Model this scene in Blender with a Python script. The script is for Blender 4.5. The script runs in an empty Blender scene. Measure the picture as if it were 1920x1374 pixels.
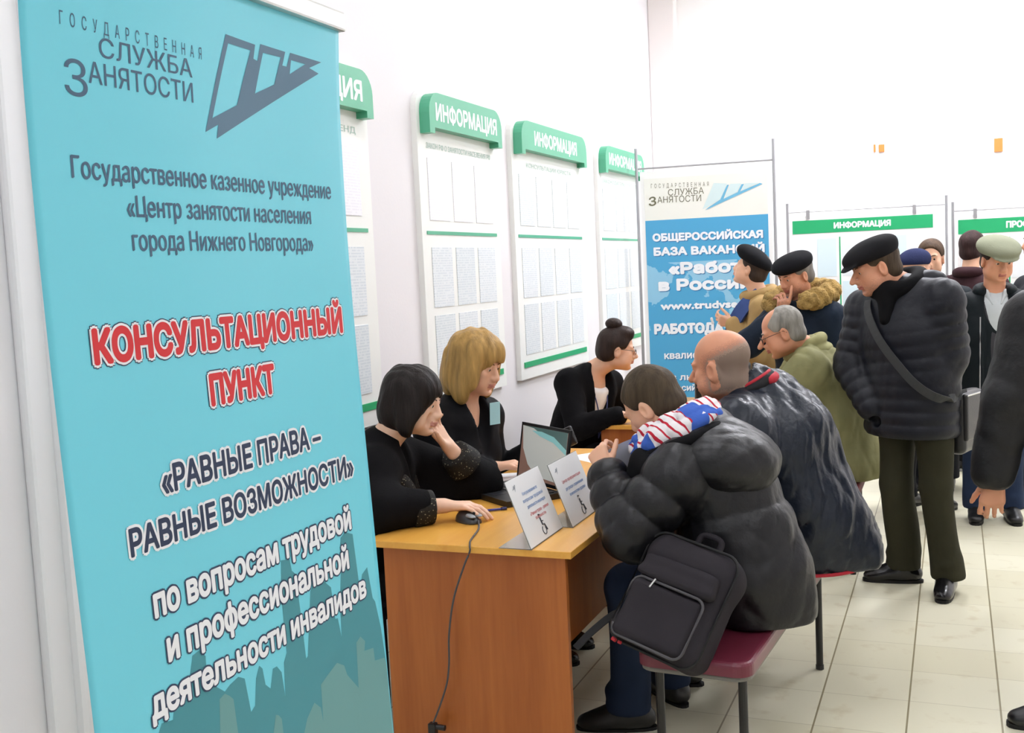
import bpy, bmesh, math, random
import numpy as np
from mathutils import Vector, Matrix
random.seed(7)
SC = bpy.context.scene
COL = SC.collection

# ------------------------------------------------------------------ camera, world, exposure
CAM_H, FPX = 1.6022, 2010.4
def cam_axes(yaw, pitch, roll):
    f = np.array([math.sin(yaw)*math.cos(pitch), math.cos(yaw)*math.cos(pitch), math.sin(pitch)])
    r0 = np.array([math.cos(yaw), -math.sin(yaw), 0.0]); u0 = np.cross(r0, f)
    return (r0*math.cos(roll)+u0*math.sin(roll), -r0*math.sin(roll)+u0*math.cos(roll), f)
CR, CU, CF = cam_axes(-0.39296, -0.08762, -0.0470)
CO = np.array([0.0, 0.0, CAM_H])
cd = bpy.data.cameras.new('camera'); cam = bpy.data.objects.new('camera', cd); COL.objects.link(cam)
cd.sensor_width = 36.0; cd.lens = 36.0*FPX/1920.0; cd.clip_start = 0.05; cd.clip_end = 60
cam.matrix_world = Matrix(((CR[0], CU[0], -CF[0], 0), (CR[1], CU[1], -CF[1], 0), (CR[2], CU[2], -CF[2], CAM_H), (0, 0, 0, 1)))
SC.camera = cam
w = bpy.data.worlds.new('world'); SC.world = w; w.use_nodes = True
w.node_tree.nodes['Background'].inputs[0].default_value = (0.9, 0.95, 1.0, 1)
w.node_tree.nodes['Background'].inputs[1].default_value = 0.5
SC.view_settings.view_transform = 'Standard'
try: SC.view_settings.look = 'None'
except Exception: pass
SC.view_settings.exposure = 0.12; SC.view_settings.gamma = 1.0; SC.view_settings.use_curve_mapping = False
try:
    SC.cycles.max_bounces = 8; SC.cycles.diffuse_bounces = 5; SC.cycles.glossy_bounces = 3; SC.cycles.transmission_bounces = 6
    SC.cycles.use_denoising = True; SC.cycles.sample_clamp_indirect = 6.0
except Exception: pass
LAMP_POWER = 8.5       # radiance of the ceiling luminaires
LAMP_FAR = 42.0        # the pair close to the far wall burns it out

def ray(px, py):
    return (px-960)/FPX*CR - (py-687)/FPX*CU + CF
def at(px, py, x=None, y=None, z=None, t=None):
    """point of the room seen at photo pixel (px, py) on the plane x=, y= or z=, or at depth t"""
    d = ray(px, py)
    if t is None:
        i, v = (0, x) if x is not None else (1, y) if y is not None else (2, z)
        t = (v-CO[i])/d[i]
    return CO+t*d
def at_plane(px, py, p0, n):
    d = ray(px, py); n = np.array(n, float)
    return CO + d*(np.dot(np.array(p0)-CO, n)/np.dot(d, n))

# ------------------------------------------------------------------ materials
def lin(c):
    if isinstance(c, str): c = [int(c[i:i+2], 16)/255 for i in (0, 2, 4)]
    return tuple(((v/12.92) if v <= 0.04045 else ((v+0.055)/1.055)**2.4) for v in c)
MATS = {}
def mat(name, col, rough=0.6, spec=0.4, metal=0.0, bump=None, var=None, emit=None, coat=0.0, sheen=0.0, sss=0.0):
    """bump=(scale, strength, distance, stretch) noise bump; var=(scale, amount) value variation"""
    if name in MATS: return MATS[name]
    m = bpy.data.materials.new(name); m.use_nodes = True; nt = m.node_tree; N = nt.nodes; L = nt.links
    b = N['Principled BSDF']; c = lin(col)
    b.inputs['Base Color'].default_value = (*c, 1); b.inputs['Roughness'].default_value = rough
    b.inputs['Specular IOR Level'].default_value = spec; b.inputs['Metallic'].default_value = metal
    b.inputs['Coat Weight'].default_value = coat
    if sheen: b.inputs['Sheen Weight'].default_value = sheen
    if sss:
        b.inputs['Subsurface Weight'].default_value = sss; b.inputs['Subsurface Radius'].default_value = (1.0, 0.35, 0.2); b.inputs['Subsurface Scale'].default_value = 0.006
    if bump or var:
        tc = N.new('ShaderNodeTexCoord')
    if bump:
        sc, st, di = bump[:3]; mp = N.new('ShaderNodeMapping'); L.new(tc.outputs['Object'], mp.inputs[0])
        if len(bump) > 3: mp.inputs['Scale'].default_value = bump[3]
        nz = N.new('ShaderNodeTexNoise'); nz.inputs['Scale'].default_value = sc; nz.inputs['Detail'].default_value = 4
        L.new(mp.outputs[0], nz.inputs['Vector'])
        bp = N.new('ShaderNodeBump'); bp.inputs['Strength'].default_value = st; bp.inputs['Distance'].default_value = di
        L.new(nz.outputs['Fac'], bp.inputs['Height']); L.new(bp.outputs[0], b.inputs['Normal'])
    if var:
        nz2 = N.new('ShaderNodeTexNoise'); nz2.inputs['Scale'].default_value = var[0]; nz2.inputs['Detail'].default_value = 5
        mp2 = N.new('ShaderNodeMapping'); L.new(tc.outputs['Object'], mp2.inputs[0])
        if len(var) > 2: mp2.inputs['Scale'].default_value = var[2]
        L.new(mp2.outputs[0], nz2.inputs['Vector'])
        mx = N.new('ShaderNodeMix'); mx.data_type = 'RGBA'
        a = var[1]
        mx.inputs[6].default_value = (*[v*(1-a) for v in c], 1); mx.inputs[7].default_value = (*[min(1, v*(1+a)) for v in c], 1)
        rp = N.new('ShaderNodeMapRange'); rp.inputs[1].default_value = 0.3; rp.inputs[2].default_value = 0.7
        L.new(nz2.outputs['Fac'], rp.inputs[0]); L.new(rp.outputs[0], mx.inputs[0]); L.new(mx.outputs[2], b.inputs['Base Color'])
    if emit:
        b.inputs['Emission Color'].default_value = (*lin(emit[0]), 1); b.inputs['Emission Strength'].default_value = emit[1]
    MATS[name] = m
    return m

def nodes_of(m): return m.node_tree.nodes, m.node_tree.links
def math_node(N, L, op, a, b=None):
    n = N.new('ShaderNodeMath'); n.operation = op
    for i, v in enumerate((a, b)):
        if v is None: continue
        if isinstance(v, (int, float)): n.inputs[i].default_value = v
        else: L.new(v, n.inputs[i])
    return n.outputs[0]
def mix_node(N, L, fac, a, b):
    n = N.new('ShaderNodeMix'); n.data_type = 'RGBA'
    if isinstance(fac, (int, float)): n.inputs[0].default_value = fac
    else: L.new(fac, n.inputs[0])
    for i, v in ((6, a), (7, b)):
        if isinstance(v, tuple): n.inputs[i].default_value = (*v, 1)
        else: L.new(v, n.inputs[i])
    return n.outputs[2]

def floor_material():
    m = mat('floor_tiles', 'd9d1b0', 0.28, 0.45); N, L = nodes_of(m); b = N['Principled BSDF']
    tc = N.new('ShaderNodeTexCoord'); sp = N.new('ShaderNodeSeparateXYZ'); L.new(tc.outputs['Object'], sp.inputs[0])
    u = math_node(N, L, 'DIVIDE', math_node(N, L, 'ADD', sp.outputs[0], 0.4628+30), 0.3)
    v = math_node(N, L, 'DIVIDE', math_node(N, L, 'ADD', sp.outputs[1], -5.174+30), 0.3)
    fu, fv = math_node(N, L, 'FRACT', u), math_node(N, L, 'FRACT', v)
    du = math_node(N, L, 'ABSOLUTE', math_node(N, L, 'SUBTRACT', fu, 0.5)); dv = math_node(N, L, 'ABSOLUTE', math_node(N, L, 'SUBTRACT', fv, 0.5))
    gu = math_node(N, L, 'GREATER_THAN', du, 0.4895); gv = math_node(N, L, 'GREATER_THAN', dv, 0.494)
    cm = N.new('ShaderNodeCombineXYZ'); L.new(math_node(N, L, 'FLOOR', u), cm.inputs[0]); L.new(math_node(N, L, 'FLOOR', v), cm.inputs[1])
    wn = N.new('ShaderNodeTexWhiteNoise'); wn.noise_dimensions = '2D'; L.new(cm.outputs[0], wn.inputs['Vector'])
    nz = N.new('ShaderNodeTexNoise'); nz.inputs['Scale'].default_value = 9; nz.inputs['Detail'].default_value = 6; L.new(tc.outputs['Object'], nz.inputs['Vector'])
    st = N.new('ShaderNodeMapRange'); st.inputs[1].default_value = 0.58; st.inputs[2].default_value = 0.75; L.new(nz.outputs['Fac'], st.inputs[0])
    base = mix_node(N, L, wn.outputs['Value'], lin('e6e2ca'), lin('ddd8bd'))
    base = mix_node(N, L, math_node(N, L, 'MULTIPLY', st.outputs[0], 0.45), base, lin('b7a57c'))
    col = mix_node(N, L, math_node(N, L, 'MULTIPLY', gv, 0.45), base, lin('94896a'))
    col = mix_node(N, L, math_node(N, L, 'MULTIPLY', gu, 0.85), col, lin('857a58'))
    L.new(col, b.inputs['Base Color'])
    return m

def wood_material(name, c1, c2, axis, rough=0.35):
    """orange laminate with long grain along axis"""
    m = mat(name, c1, rough, 0.5); N, L = nodes_of(m); b = N['Principled BSDF']
    tc = N.new('ShaderNodeTexCoord'); mp = N.new('ShaderNodeMapping'); L.new(tc.outputs['Object'], mp.inputs[0])
    s = [7.0, 7.0, 7.0]; s['xyz'.index(axis)] = 0.45; mp.inputs['Scale'].default_value = s
    n1 = N.new('ShaderNodeTexNoise'); n1.inputs['Scale'].default_value = 1.6; n1.inputs['Detail'].default_value = 5; n1.inputs['Distortion'].default_value = 0.5
    L.new(mp.outputs[0], n1.inputs['Vector'])
    n2 = N.new('ShaderNodeTexNoise'); n2.inputs['Scale'].default_value = 14; n2.inputs['Detail'].default_value = 3; L.new(mp.outputs[0], n2.inputs['Vector'])
    f = math_node(N, L, 'ADD', math_node(N, L, 'MULTIPLY', n1.outputs['Fac'], 0.75), math_node(N, L, 'MULTIPLY', n2.outputs['Fac'], 0.25))
    mr = N.new('ShaderNodeMapRange'); mr.inputs[1].default_value = 0.35; mr.inputs[2].default_value = 0.65; L.new(f, mr.inputs[0])
    L.new(mix_node(N, L, mr.outputs[0], lin(c1), lin(c2)), b.inputs['Base Color'])
    return m

def lines_material(name, paper, ink, axis_v, axis_h, pitch, seed):
    """a printed page: rows of small grey words"""
    m = mat(name, paper, 0.55, 0.3); N, L = nodes_of(m); b = N['Principled BSDF']
    tc = N.new('ShaderNodeTexCoord'); sp = N.new('ShaderNodeSeparateXYZ'); L.new(tc.outputs['Object'], sp.inputs[0])
    v = math_node(N, L, 'DIVIDE', math_node(N, L, 'ADD', sp.outputs[axis_v], 20.0), pitch)
    row = math_node(N, L, 'LESS_THAN', math_node(N, L, 'FRACT', v), 0.5)
    cm = N.new('ShaderNodeCombineXYZ'); L.new(math_node(N, L, 'MULTIPLY', sp.outputs[axis_h], 60.0), cm.inputs[0]); L.new(math_node(N, L, 'MULTIPLY', math_node(N, L, 'FLOOR', v), 7.3), cm.inputs[1]); cm.inputs[2].default_value = seed
    nz = N.new('ShaderNodeTexNoise'); nz.inputs['Scale'].default_value = 1.0; nz.inputs['Detail'].default_value = 2; L.new(cm.outputs[0], nz.inputs['Vector'])
    word = math_node(N, L, 'GREATER_THAN', nz.outputs['Fac'], 0.45)
    L.new(mix_node(N, L, math_node(N, L, 'MULTIPLY', math_node(N, L, 'MULTIPLY', row, word), 0.75), lin(paper), lin(ink)), b.inputs['Base Color'])
    return m

def wall_material(name, c):
    return mat(name, c, 0.75, 0.2, bump=(60, 0.12, 0.004), var=(0.8, 0.015))
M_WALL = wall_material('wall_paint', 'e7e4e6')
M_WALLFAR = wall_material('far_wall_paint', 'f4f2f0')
M_WHITE = mat('white_plastic', 'f1f2ee', 0.4)
M_TRIM = mat('white_gloss_paint', 'e6e6e8', 0.35, 0.5)
M_GREEN = mat('green_plastic', '4fab86', 0.35, 0.5)
M_GREENP = mat('green_print', '22a468', 0.45, 0.4)
M_ALU = mat('satin_aluminium', 'c9c9c6', 0.32, 0.5, 0.75)
M_STEEL = mat('grey_metal_tube', 'a9a9ac', 0.35, 0.5, 0.6)
M_BLACK = mat('black_plastic', '1a1a1c', 0.4, 0.5)
M_BLACKM = mat('black_painted_steel', '141416', 0.35, 0.5)
M_PAPER = mat('white_paper', 'f3f4f6', 0.6, 0.25)
M_INK = mat('navy_print', '33445f', 0.5, 0.3)
M_WHITEP = mat('white_print', 'eceef2', 0.5, 0.3)
M_REDP = mat('red_print', 'd23238', 0.5, 0.3)
M_DARKP = mat('dark_print', '2d3a55', 0.5, 0.3)
M_GREY = mat('slate_grey_print', '47637c', 0.5, 0.3)

# ------------------------------------------------------------------ mesh helpers
def tag(o, label=None, cat=None, group=None, kind=None):
    if label: o['label'] = label
    if cat: o['category'] = cat
    if group: o['group'] = group
    if kind: o['kind'] = kind
    return o
def empty(name, loc, label=None, cat=None, group=None):
    o = bpy.data.objects.new(name, None); COL.objects.link(o); o.location = loc; o.empty_display_size = 0.1
    return tag(o, label, cat, group)
def origin_of(parent):
    p = Vector((0, 0, 0))
    while parent is not None:
        p += Vector(parent.location); parent = parent.parent
    return p
def mk(name, verts, faces, mats, parent=None, smooth=False, fmat=None, loc=None, label=None):
    """one mesh object from world-space vertices; loc = its own origin"""
    V = np.array(verts, dtype=float).reshape(-1, 3)
    me = bpy.data.meshes.new(name)
    if not isinstance(mats, (list, tuple)): mats = [mats]
    for m in mats: me.materials.append(m)
    if loc is None:
        loc = np.array([(V[:, 0].min()+V[:, 0].max())/2, (V[:, 1].min()+V[:, 1].max())/2, V[:, 2].min()]) if parent is None else np.array(origin_of(parent))
    V = V-np.array(loc)
    if isinstance(faces, np.ndarray):
        nf, k = faces.shape
        me.vertices.add(len(V)); me.vertices.foreach_set('co', V.astype(np.float32).ravel())
        me.loops.add(nf*k); me.loops.foreach_set('vertex_index', faces.astype(np.int32).ravel())
        me.polygons.add(nf); me.polygons.foreach_set('loop_start', np.arange(0, nf*k, k, dtype=np.int32))
        try: me.polygons.foreach_set('loop_total', np.full(nf, k, dtype=np.int32))
        except Exception: pass
        if fmat is not None: me.polygons.foreach_set('material_index', np.asarray(fmat, dtype=np.int32))
        me.update(calc_edges=True); me.validate()
    else:
        me.from_pydata([tuple(v) for v in V], [], faces)
        if fmat is not None:
            for p, i in zip(me.polygons, fmat): p.material_index = i
        me.update()
    if smooth:
        me.polygons.foreach_set('use_smooth', [True]*len(me.polygons))
    o = bpy.data.objects.new(name, me); COL.objects.link(o)
    if parent is not None:
        o.parent = parent; o.location = Vector(loc)-origin_of(parent)
    else: o.location = loc
    if label: o['label'] = label
    return o
class MB:
    """collects shapes for one mesh"""
    def __init__(s): s.v = []; s.f = []; s.m = []
    def add(s, v, f, mi=0):
        k = len(s.v); s.v += [tuple(p) for p in v]; s.f += [tuple(i+k for i in q) for q in f]; s.m += [mi]*len(f); return s
    def box(s, lo, hi, mi=0, bev=0.0):
        bm = bmesh.new(); bmesh.ops.create_cube(bm, size=1)
        for v in bm.verts: v.co = Vector([lo[i]+(v.co[i]+0.5)*(hi[i]-lo[i]) for i in range(3)])
        if bev: bmesh.ops.bevel(bm, geom=list(bm.edges), offset=bev, segments=2, affect='EDGES', profile=0.6)
        return s.bm(bm, mi)
    def bm(s, bm, mi=0):
        bm.verts.index_update(); s.add([v.co[:] for v in bm.verts], [[v.index for v in f.verts] for f in bm.faces], mi); bm.free(); return s
    def tube(s, pts, r, seg=10, mi=0, cap=True):
        P = [np.array(p, float) for p in pts]; n = len(P); R = r if isinstance(r, (list, tuple)) else [r]*n
        up = np.array([0.13, 0.31, 0.94]); rings = []
        for i in range(n):
            d = P[min(i+1, n-1)]-P[max(i-1, 0)]; d = d/(np.linalg.norm(d)+1e-9)
            a = np.cross(d, up if abs(d@up) < 0.95 else np.array([1.0, 0, 0])); a /= np.linalg.norm(a); b = np.cross(d, a)
            rings.append([P[i]+R[i]*(a*math.cos(t)+b*math.sin(t)) for t in np.linspace(0, 2*math.pi, seg, endpoint=False)])
        v = [q for rg in rings for q in rg]; f = []
        for i in range(n-1):
            for j in range(seg):
                k = (j+1) % seg; f.append((i*seg+j, i*seg+k, (i+1)*seg+k, (i+1)*seg+j))
        if cap: f.append(tuple(range(seg))[::-1]); f.append(tuple((n-1)*seg+j for j in range(seg)))
        return s.add(v, f, mi)
    def prism(s, outline, axis, a, b, mi=0):
        """outline in the plane across axis, extruded from a to b"""
        i = 'xyz'.index(axis); n = len(outline)
        def P(q, v):
            q = list(q); q.insert(i, v); return q
        v = [P(q, a) for q in outline]+[P(q, b) for q in outline]
        f = [tuple(range(n))[::-1], tuple(range(n, 2*n))]+[(k, (k+1) % n, n+(k+1) % n, n+k) for k in range(n)]
        bm = bmesh.new(); bv = [bm.verts.new(p) for p in v]
        for q in f: bm.faces.new([bv[k] for k in q])
        bmesh.ops.recalc_face_normals(bm, faces=bm.faces)
        return s.bm(bm, mi)
    def build(s, name, mats, parent=None, smooth=False, loc=None, label=None):
        return mk(name, s.v, s.f, mats, parent, smooth, s.m, loc, label)
def smooth_path(pts, n=8):
    """Catmull-Rom through pts"""
    P = [np.array(p, float) for p in pts]; P = [2*P[0]-P[1]]+P+[2*P[-1]-P[-2]]; out = []
    for i in range(1, len(P)-2):
        for k in range(n):
            t = k/n; a, b, c, d = P[i-1:i+3]
            out.append(0.5*(2*b+(c-a)*t+(2*a-5*b+4*c-d)*t*t+(3*b-a-3*c+d)*t**3))
    out.append(P[-2]); return out
def rounded_rect(x0, y0, x1, y1, r, seg=5, corners=(1, 1, 1, 1)):
    """corners: bl br tr tl"""
    out = []
    for (cx, cy, a0, on) in ((x0+r, y0+r, math.pi, corners[0]), (x1-r, y0+r, 1.5*math.pi, corners[1]), (x1-r, y1-r, 0, corners[2]), (x0+r, y1-r, 0.5*math.pi, corners[3])):
        if on: out += [(cx+r*math.cos(a0+k*math.pi/2/seg), cy+r*math.sin(a0+k*math.pi/2/seg)) for k in range(seg+1)]
        else: out.append((x0 if cx < (x0+x1)/2 else x1, y0 if cy < (y0+y1)/2 else y1))
    return out

# ------------------------------------------------------------------ lettering: flat meshes in (u, v), then laid on a surface
def text_uv(body, shear=0.0, spacing=1.0, res=3):
    """outlines of the built-in font filled by winding number; returns vertices and triangles"""
    c = bpy.data.curves.new('lettering', 'FONT'); c.body = body; c.shear = shear; c.space_character = spacing
    o = bpy.data.objects.new('lettering', c); COL.objects.link(o)
    dg = bpy.context.evaluated_depsgraph_get(); cu = o.evaluated_get(dg).to_curve(dg)
    loops = []
    for sp in cu.splines:
        bp = sp.bezier_points; n = len(bp); pts = []
        for i in range(n):
            p, q = bp[i], bp[(i+1) % n]
            A, B, C, D = (np.array(x[:2]) for x in (p.co, p.handle_right, q.handle_left, q.co))
            straight = np.linalg.norm(np.cross(np.append(B-A, 0), np.append(D-A, 0)))+np.linalg.norm(np.cross(np.append(C-A, 0), np.append(D-A, 0))) < 1e-5
            for k in range(1 if straight else res+1):
                t = k/(res+1); pts.append(A*(1-t)**3+3*B*t*(1-t)**2+3*C*t*t*(1-t)+D*t**3)
        out = [pts[0]]
        for x in pts[1:]:
            if np.linalg.norm(x-out[-1]) > 1e-5: out.append(x)
        if np.linalg.norm(out[0]-out[-1]) < 1e-5: out.pop()
        if len(out) > 2: loops.append(np.array(out))
    o.to_curve_clear(); bpy.data.objects.remove(o); bpy.data.curves.remove(c)
    from mathutils.geometry import delaunay_2d_cdt
    pts = [Vector((float(x), float(y))) for P in loops for x, y in P]; ed = []; n0 = 0
    for P in loops: ed += [(n0+i, n0+(i+1) % len(P)) for i in range(len(P))]; n0 += len(P)
    vo, _, tri, _, _, _ = delaunay_2d_cdt(pts, ed, [], 0, 1e-6)
    V = np.array([(q.x, q.y) for q in vo]); T = np.array([t for t in tri if len(t) == 3]); C = V[T].mean(1)
    wn = np.zeros(len(C))                                            # winding number of every triangle
    for P in loops:
        A, B = P, np.roll(P, -1, 0); near = (C[:, 0] > P[:, 0].min()) & (C[:, 0] < P[:, 0].max()); Q = C[near]
        if len(Q) == 0: continue
        up_ = (A[None, :, 1] <= Q[:, None, 1]) & (B[None, :, 1] > Q[:, None, 1]); dn = (A[None, :, 1] > Q[:, None, 1]) & (B[None, :, 1] <= Q[:, None, 1])
        lf = (B[None, :, 0]-A[None, :, 0])*(Q[:, None, 1]-A[None, :, 1])-(Q[:, None, 0]-A[None, :, 0])*(B[None, :, 1]-A[None, :, 1])
        wn[near] += (up_ & (lf > 0)).sum(1)-(dn & (lf < 0)).sum(1)
    F = []
    for t in T[np.abs(wn) > 0.5]:
        x, y, z = V[t]
        F.append(tuple(int(q) for q in (t if (y[0]-x[0])*(z[1]-x[1])-(y[1]-x[1])*(z[0]-x[0]) > 0 else t[::-1])))
    return V, F
CAPH = 0.729
def text_fit(body, u0, u1, base, cap, bold=0.0, ref=None, **kw):
    """lettering whose fill spans u0..u1 with cap height cap over the baseline; boldness by repeated strokes (radius in em)"""
    v, f = text_uv(body, **kw); r = max(bold, 0.0)*cap/CAPH; rr = max(ref if ref is not None else bold, 0.0)*cap/CAPH
    a, b = v[:, 0].min(), v[:, 0].max()
    sx = (u1-u0-2*rr)/(b-a); sy = (cap-2*rr)/CAPH
    return np.stack([u0+rr+(v[:, 0]-a)*sx, base+rr+v[:, 1]*sy], 1), f, r
def place_text(mb, uvf, surf, mi=0):
    v, f, r = uvf; e = 0.01
    n = 1 if r <= 0 else 10 if r > 0.0015 else 6
    p0 = np.array(surf(v[0][0], v[0][1]))
    nn = np.cross(np.array(surf(v[0][0]+e, v[0][1]))-p0, np.array(surf(v[0][0], v[0][1]+e))-p0); nn /= np.linalg.norm(nn)
    for i in range(n):
        a = 2*math.pi*(i*3+0.5)/n; dx, dz = (r*math.cos(a), r*math.sin(a)) if n > 1 else (0, 0)   # each stroke lies a hair above the one before
        mb.add([tuple(np.array(surf(p[0]+dx, p[1]+dz))+nn*(2.1e-5*i)) for p in v], f, mi)

# ------------------------------------------------------------------ the room
RX0, RX1, RY0, RY1, RZ = -2.4, 3.3, -2.6, 9.3, 4.15
st = lambda o: tag(o, kind='structure')
st(MB().box((RX0-0.1, RY0-0.1, -0.1), (RX1+0.1, RY1+0.1, 0)).build('floor', floor_material(), loc=(0, 0, 0)))
st(MB().box((RX0-0.1, RY0-0.1, RZ), (RX1+0.1, RY1+0.1, RZ+0.1)).build('ceiling', mat('ceiling_paint', 'f4f4f2', 0.8, 0.2), loc=(0, 0, RZ)))
st(MB().box((RX0-0.1, RY0-0.1, 0), (RX0, RY1+0.1, RZ)).build('wall_left', M_WALL, loc=(RX0, 3, 0)))
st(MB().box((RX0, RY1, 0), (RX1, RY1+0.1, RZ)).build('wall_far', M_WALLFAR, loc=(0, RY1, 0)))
st(MB().box((RX1, RY0-0.1, 0), (RX1+0.1, RY1+0.1, RZ)).build('wall_right', M_WALL, loc=(RX1, 3, 0)))
st(MB().box((RX0, RY0-0.1, 0), (RX1, RY0, RZ)).build('wall_back', M_WALL, loc=(0, RY0, 0)))
st(MB().box((RX0, RY1-0.12, 0), (-2.17, RY1, RZ), bev=0.012).build('trim_1', mat('pilaster_paint', 'ebe4e1', 0.7, 0.2)))
st(MB().box((RX0, RY1-0.09, RZ-0.09), (RX1, RY1, RZ), bev=0.02).build('trim_2', M_TRIM))
# door casing at the near end of the left wall
cs = MB().box((RX0, 2.205, 0), (RX0+0.035, 2.30, RZ), bev=0.012).box((RX0, 2.285, 0), (RX0+0.06, 2.345, RZ), bev=0.02).box((RX0, 2.335, 0), (RX0+0.03, 2.40, RZ), bev=0.012)
st(cs.build('trim_3', M_TRIM))
st(MB().box((RX0, RY0, 0), (RX0+0.015, 2.2, 0.08), bev=0.004).box((RX0, 2.41, 0), (RX0+0.015, RY1-0.12, 0.08), bev=0.004).build('baseboard_left', M_TRIM))
st(MB().box((-2.17, RY1-0.015, 0), (RX1, RY1, 0.08), bev=0.004).build('baseboard_far', M_TRIM))

# ceiling luminaires (above the frame)
def ceiling_lamp(x, y, power, label):
    e = empty('ceiling_lamp', (x, y, RZ), label, 'ceiling lamp', 'fluorescent ceiling lamps')
    MB().box((x-0.32, y-0.62, RZ-0.05), (x+0.32, y+0.62, RZ), bev=0.008).build('housing', M_WHITE, e)
    m = mat('lit_diffuser_%g' % power, 'f4f6ff', 0.5, 0.2, emit=('f6f7ff', power))
    MB().box((x-0.29, y-0.59, RZ-0.062), (x+0.29, y+0.59, RZ-0.051)).build('diffuser', m, e)
for y in (-1.0, 1.3, 3.6, 5.9):
    for x in (-1.2, 1.5):
        ceiling_lamp(x, y, LAMP_POWER, 'white ceiling lamp with a glowing flat diffuser above the hall')
for x in (-0.35, 1.5):
    ceiling_lamp(x, 8.05, LAMP_FAR, 'bright white ceiling lamp close to the far wall')

# ------------------------------------------------------------------ roll-up banner
BPZ = [0, .65, 1.0, 1.3, 1.5, 1.7, 1.95, 2.12, 2.3]; BPX = [-1.045, -1.099, -1.112, -1.126, -1.135, -1.14, -1.14, -1.13, -1.12]
_bz = np.linspace(0, 2.3, 231); _bx = np.interp(_bz, BPZ, BPX)
for _ in range(60): _bx[1:-1] = (_bx[:-2]+_bx[1:-1]*2+_bx[2:])/4
def banner_x(z, y=1.5): return float(np.interp(z, _bz, _bx))+0.0012*math.sin(y*13+1.1*z)*min(1, max(0, z-0.3))
BY0, BY1, BZ1 = 1.104, 1.905, 2.108
ban = empty('roll_up_banner', (-1.1, 1.5, 0), 'tall turquoise roll-up banner with red heading standing closest to the camera', 'banner')
def grid_sheet(y0, y1, z0, z1, ny, nz, fx, th):
    v = []; f = []
    for side in (0, th):
        for j in range(nz+1):
            for i in range(ny+1):
                y = y0+(y1-y0)*i/ny; z = z0+(z1-z0)*j/nz; v.append((fx(z, y)-side, y, z))
    n = (ny+1)*(nz+1)
    for j in range(nz):
        for i in range(ny):
            a = j*(ny+1)+i; b, c, d = a+1, a+ny+2, a+ny+1
            f += [(a, b, c, d), (n+a, n+d, n+c, n+b)]
    for j in range(nz):
        a, d = j*(ny+1), (j+1)*(ny+1); f.append((a, d, n+d, n+a)); a, d = a+ny, d+ny; f.append((a, n+a, n+d, d))
    for i in range(ny):
        f.append((i, n+i, n+i+1, i+1)); a = nz*(ny+1)+i; f.append((a, a+1, n+a+1, n+a))
    return v, f
M_BAN = mat('turquoise_vinyl', '6fd0e3', 0.36, 0.45)
v, f = grid_sheet(BY0, BY1, 0.09, BZ1, 60, 110, banner_x, 0.0012)
mk('canvas', v, f, M_BAN, ban, smooth=True)
xt = banner_x(BZ1)
MB().box((xt-0.016, BY0-0.012, BZ1-0.012), (xt+0.012, BY1+0.012, BZ1+0.026), bev=0.005).build('top_rail', M_ALU, ban)
xb = banner_x(0.09)
MB().box((xb-0.11, BY0-0.02, 0.0), (xb+0.04, BY1+0.02, 0.09), bev=0.02).build('base_case', M_ALU, ban)
MB().tube([(xb-0.10, 1.5, 0.05), (xt-0.035, 1.5, BZ1-0.005)], 0.011).build('support_pole', M_ALU, ban)
for yy in (BY0+0.1, BY1-0.1):
    MB().box((xb-0.22, yy-0.015, 0.0), (xb+0.12, yy+0.015, 0.012), bev=0.004).build('foot', M_ALU, ban)
def bsurf(off): return lambda u, z: (banner_x(z, u)+off, u, z)
# skyline silhouettes printed along the bottom
from mathutils.geometry import tessellate_polygon
def flat_poly(mb, outline, holes, surf, mi=0, step=None):
    loops = [[Vector((a, b, 0)) for a, b in outline]]+[[Vector((a, b, 0)) for a, b in h] for h in holes]
    pts = [p for l in loops for p in l]; tri = tessellate_polygon(loops)
    bm = bmesh.new(); bv = [bm.verts.new(p) for p in pts]
    for t in tri:
        try: bm.faces.new([bv[i] for i in t])
        except ValueError: pass
    bmesh.ops.recalc_face_normals(bm, faces=bm.faces)
    if step:
        for _ in range(5):
            es = [e for e in bm.edges if e.calc_length() > step]
            if not es: break
            bmesh.ops.subdivide_edges(bm, edges=es, cuts=1); bmesh.ops.triangulate(bm, faces=bm.faces)
    bm.verts.index_update()
    for fc in bm.faces:
        if fc.normal.z < 0: fc.normal_flip()
    mb.add([surf(q.co.x, q.co.y) for q in bm.verts], [[q.index for q in fc.verts] for fc in bm.faces], mi); bm.free()
SKY1 = [(1.15, .60), (1.15, .80), (1.19, .82), (1.20, .90), (1.235, .95), (1.26, .945), (1.269, .977), (1.303, .958), (1.309, 1.0), (1.318, 1.025), (1.334, 1.028), (1.348, 1.014), (1.345, .973), (1.385, .941), (1.399, .947), (1.422, .952), (1.438, .943), (1.446, .882), (1.458, .888), (1.468, .932), (1.48, .95), (1.488, .942), (1.492, .912), (1.505, .9), (1.517, .931), (1.529, .931), (1.541, .916), (1.545, .87), (1.551, .93), (1.562, .944), (1.563, 1.044), (1.573, 1.109), (1.6, 1.104), (1.603, 1.082), (1.614, 1.072), (1.62, .912), (1.626, .915), (1.655, 1.028), (1.68, 1.05), (1.705, 1.032), (1.725, 1.015), (1.729, .952), (1.738, .95), (1.745, .911), (1.752, .981), (1.763, 1.028), (1.776, 1.099), (1.790, 1.105), (1.793, 1.14), (1.797, 1.105), (1.82, 1.096), (1.826, .99), (1.831, .985), (1.84, 1.008), (1.862, 1.017), (1.872, .95), (1.88, .94), (1.893, .882), (1.902, .80), (1.902, .60)]
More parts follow.
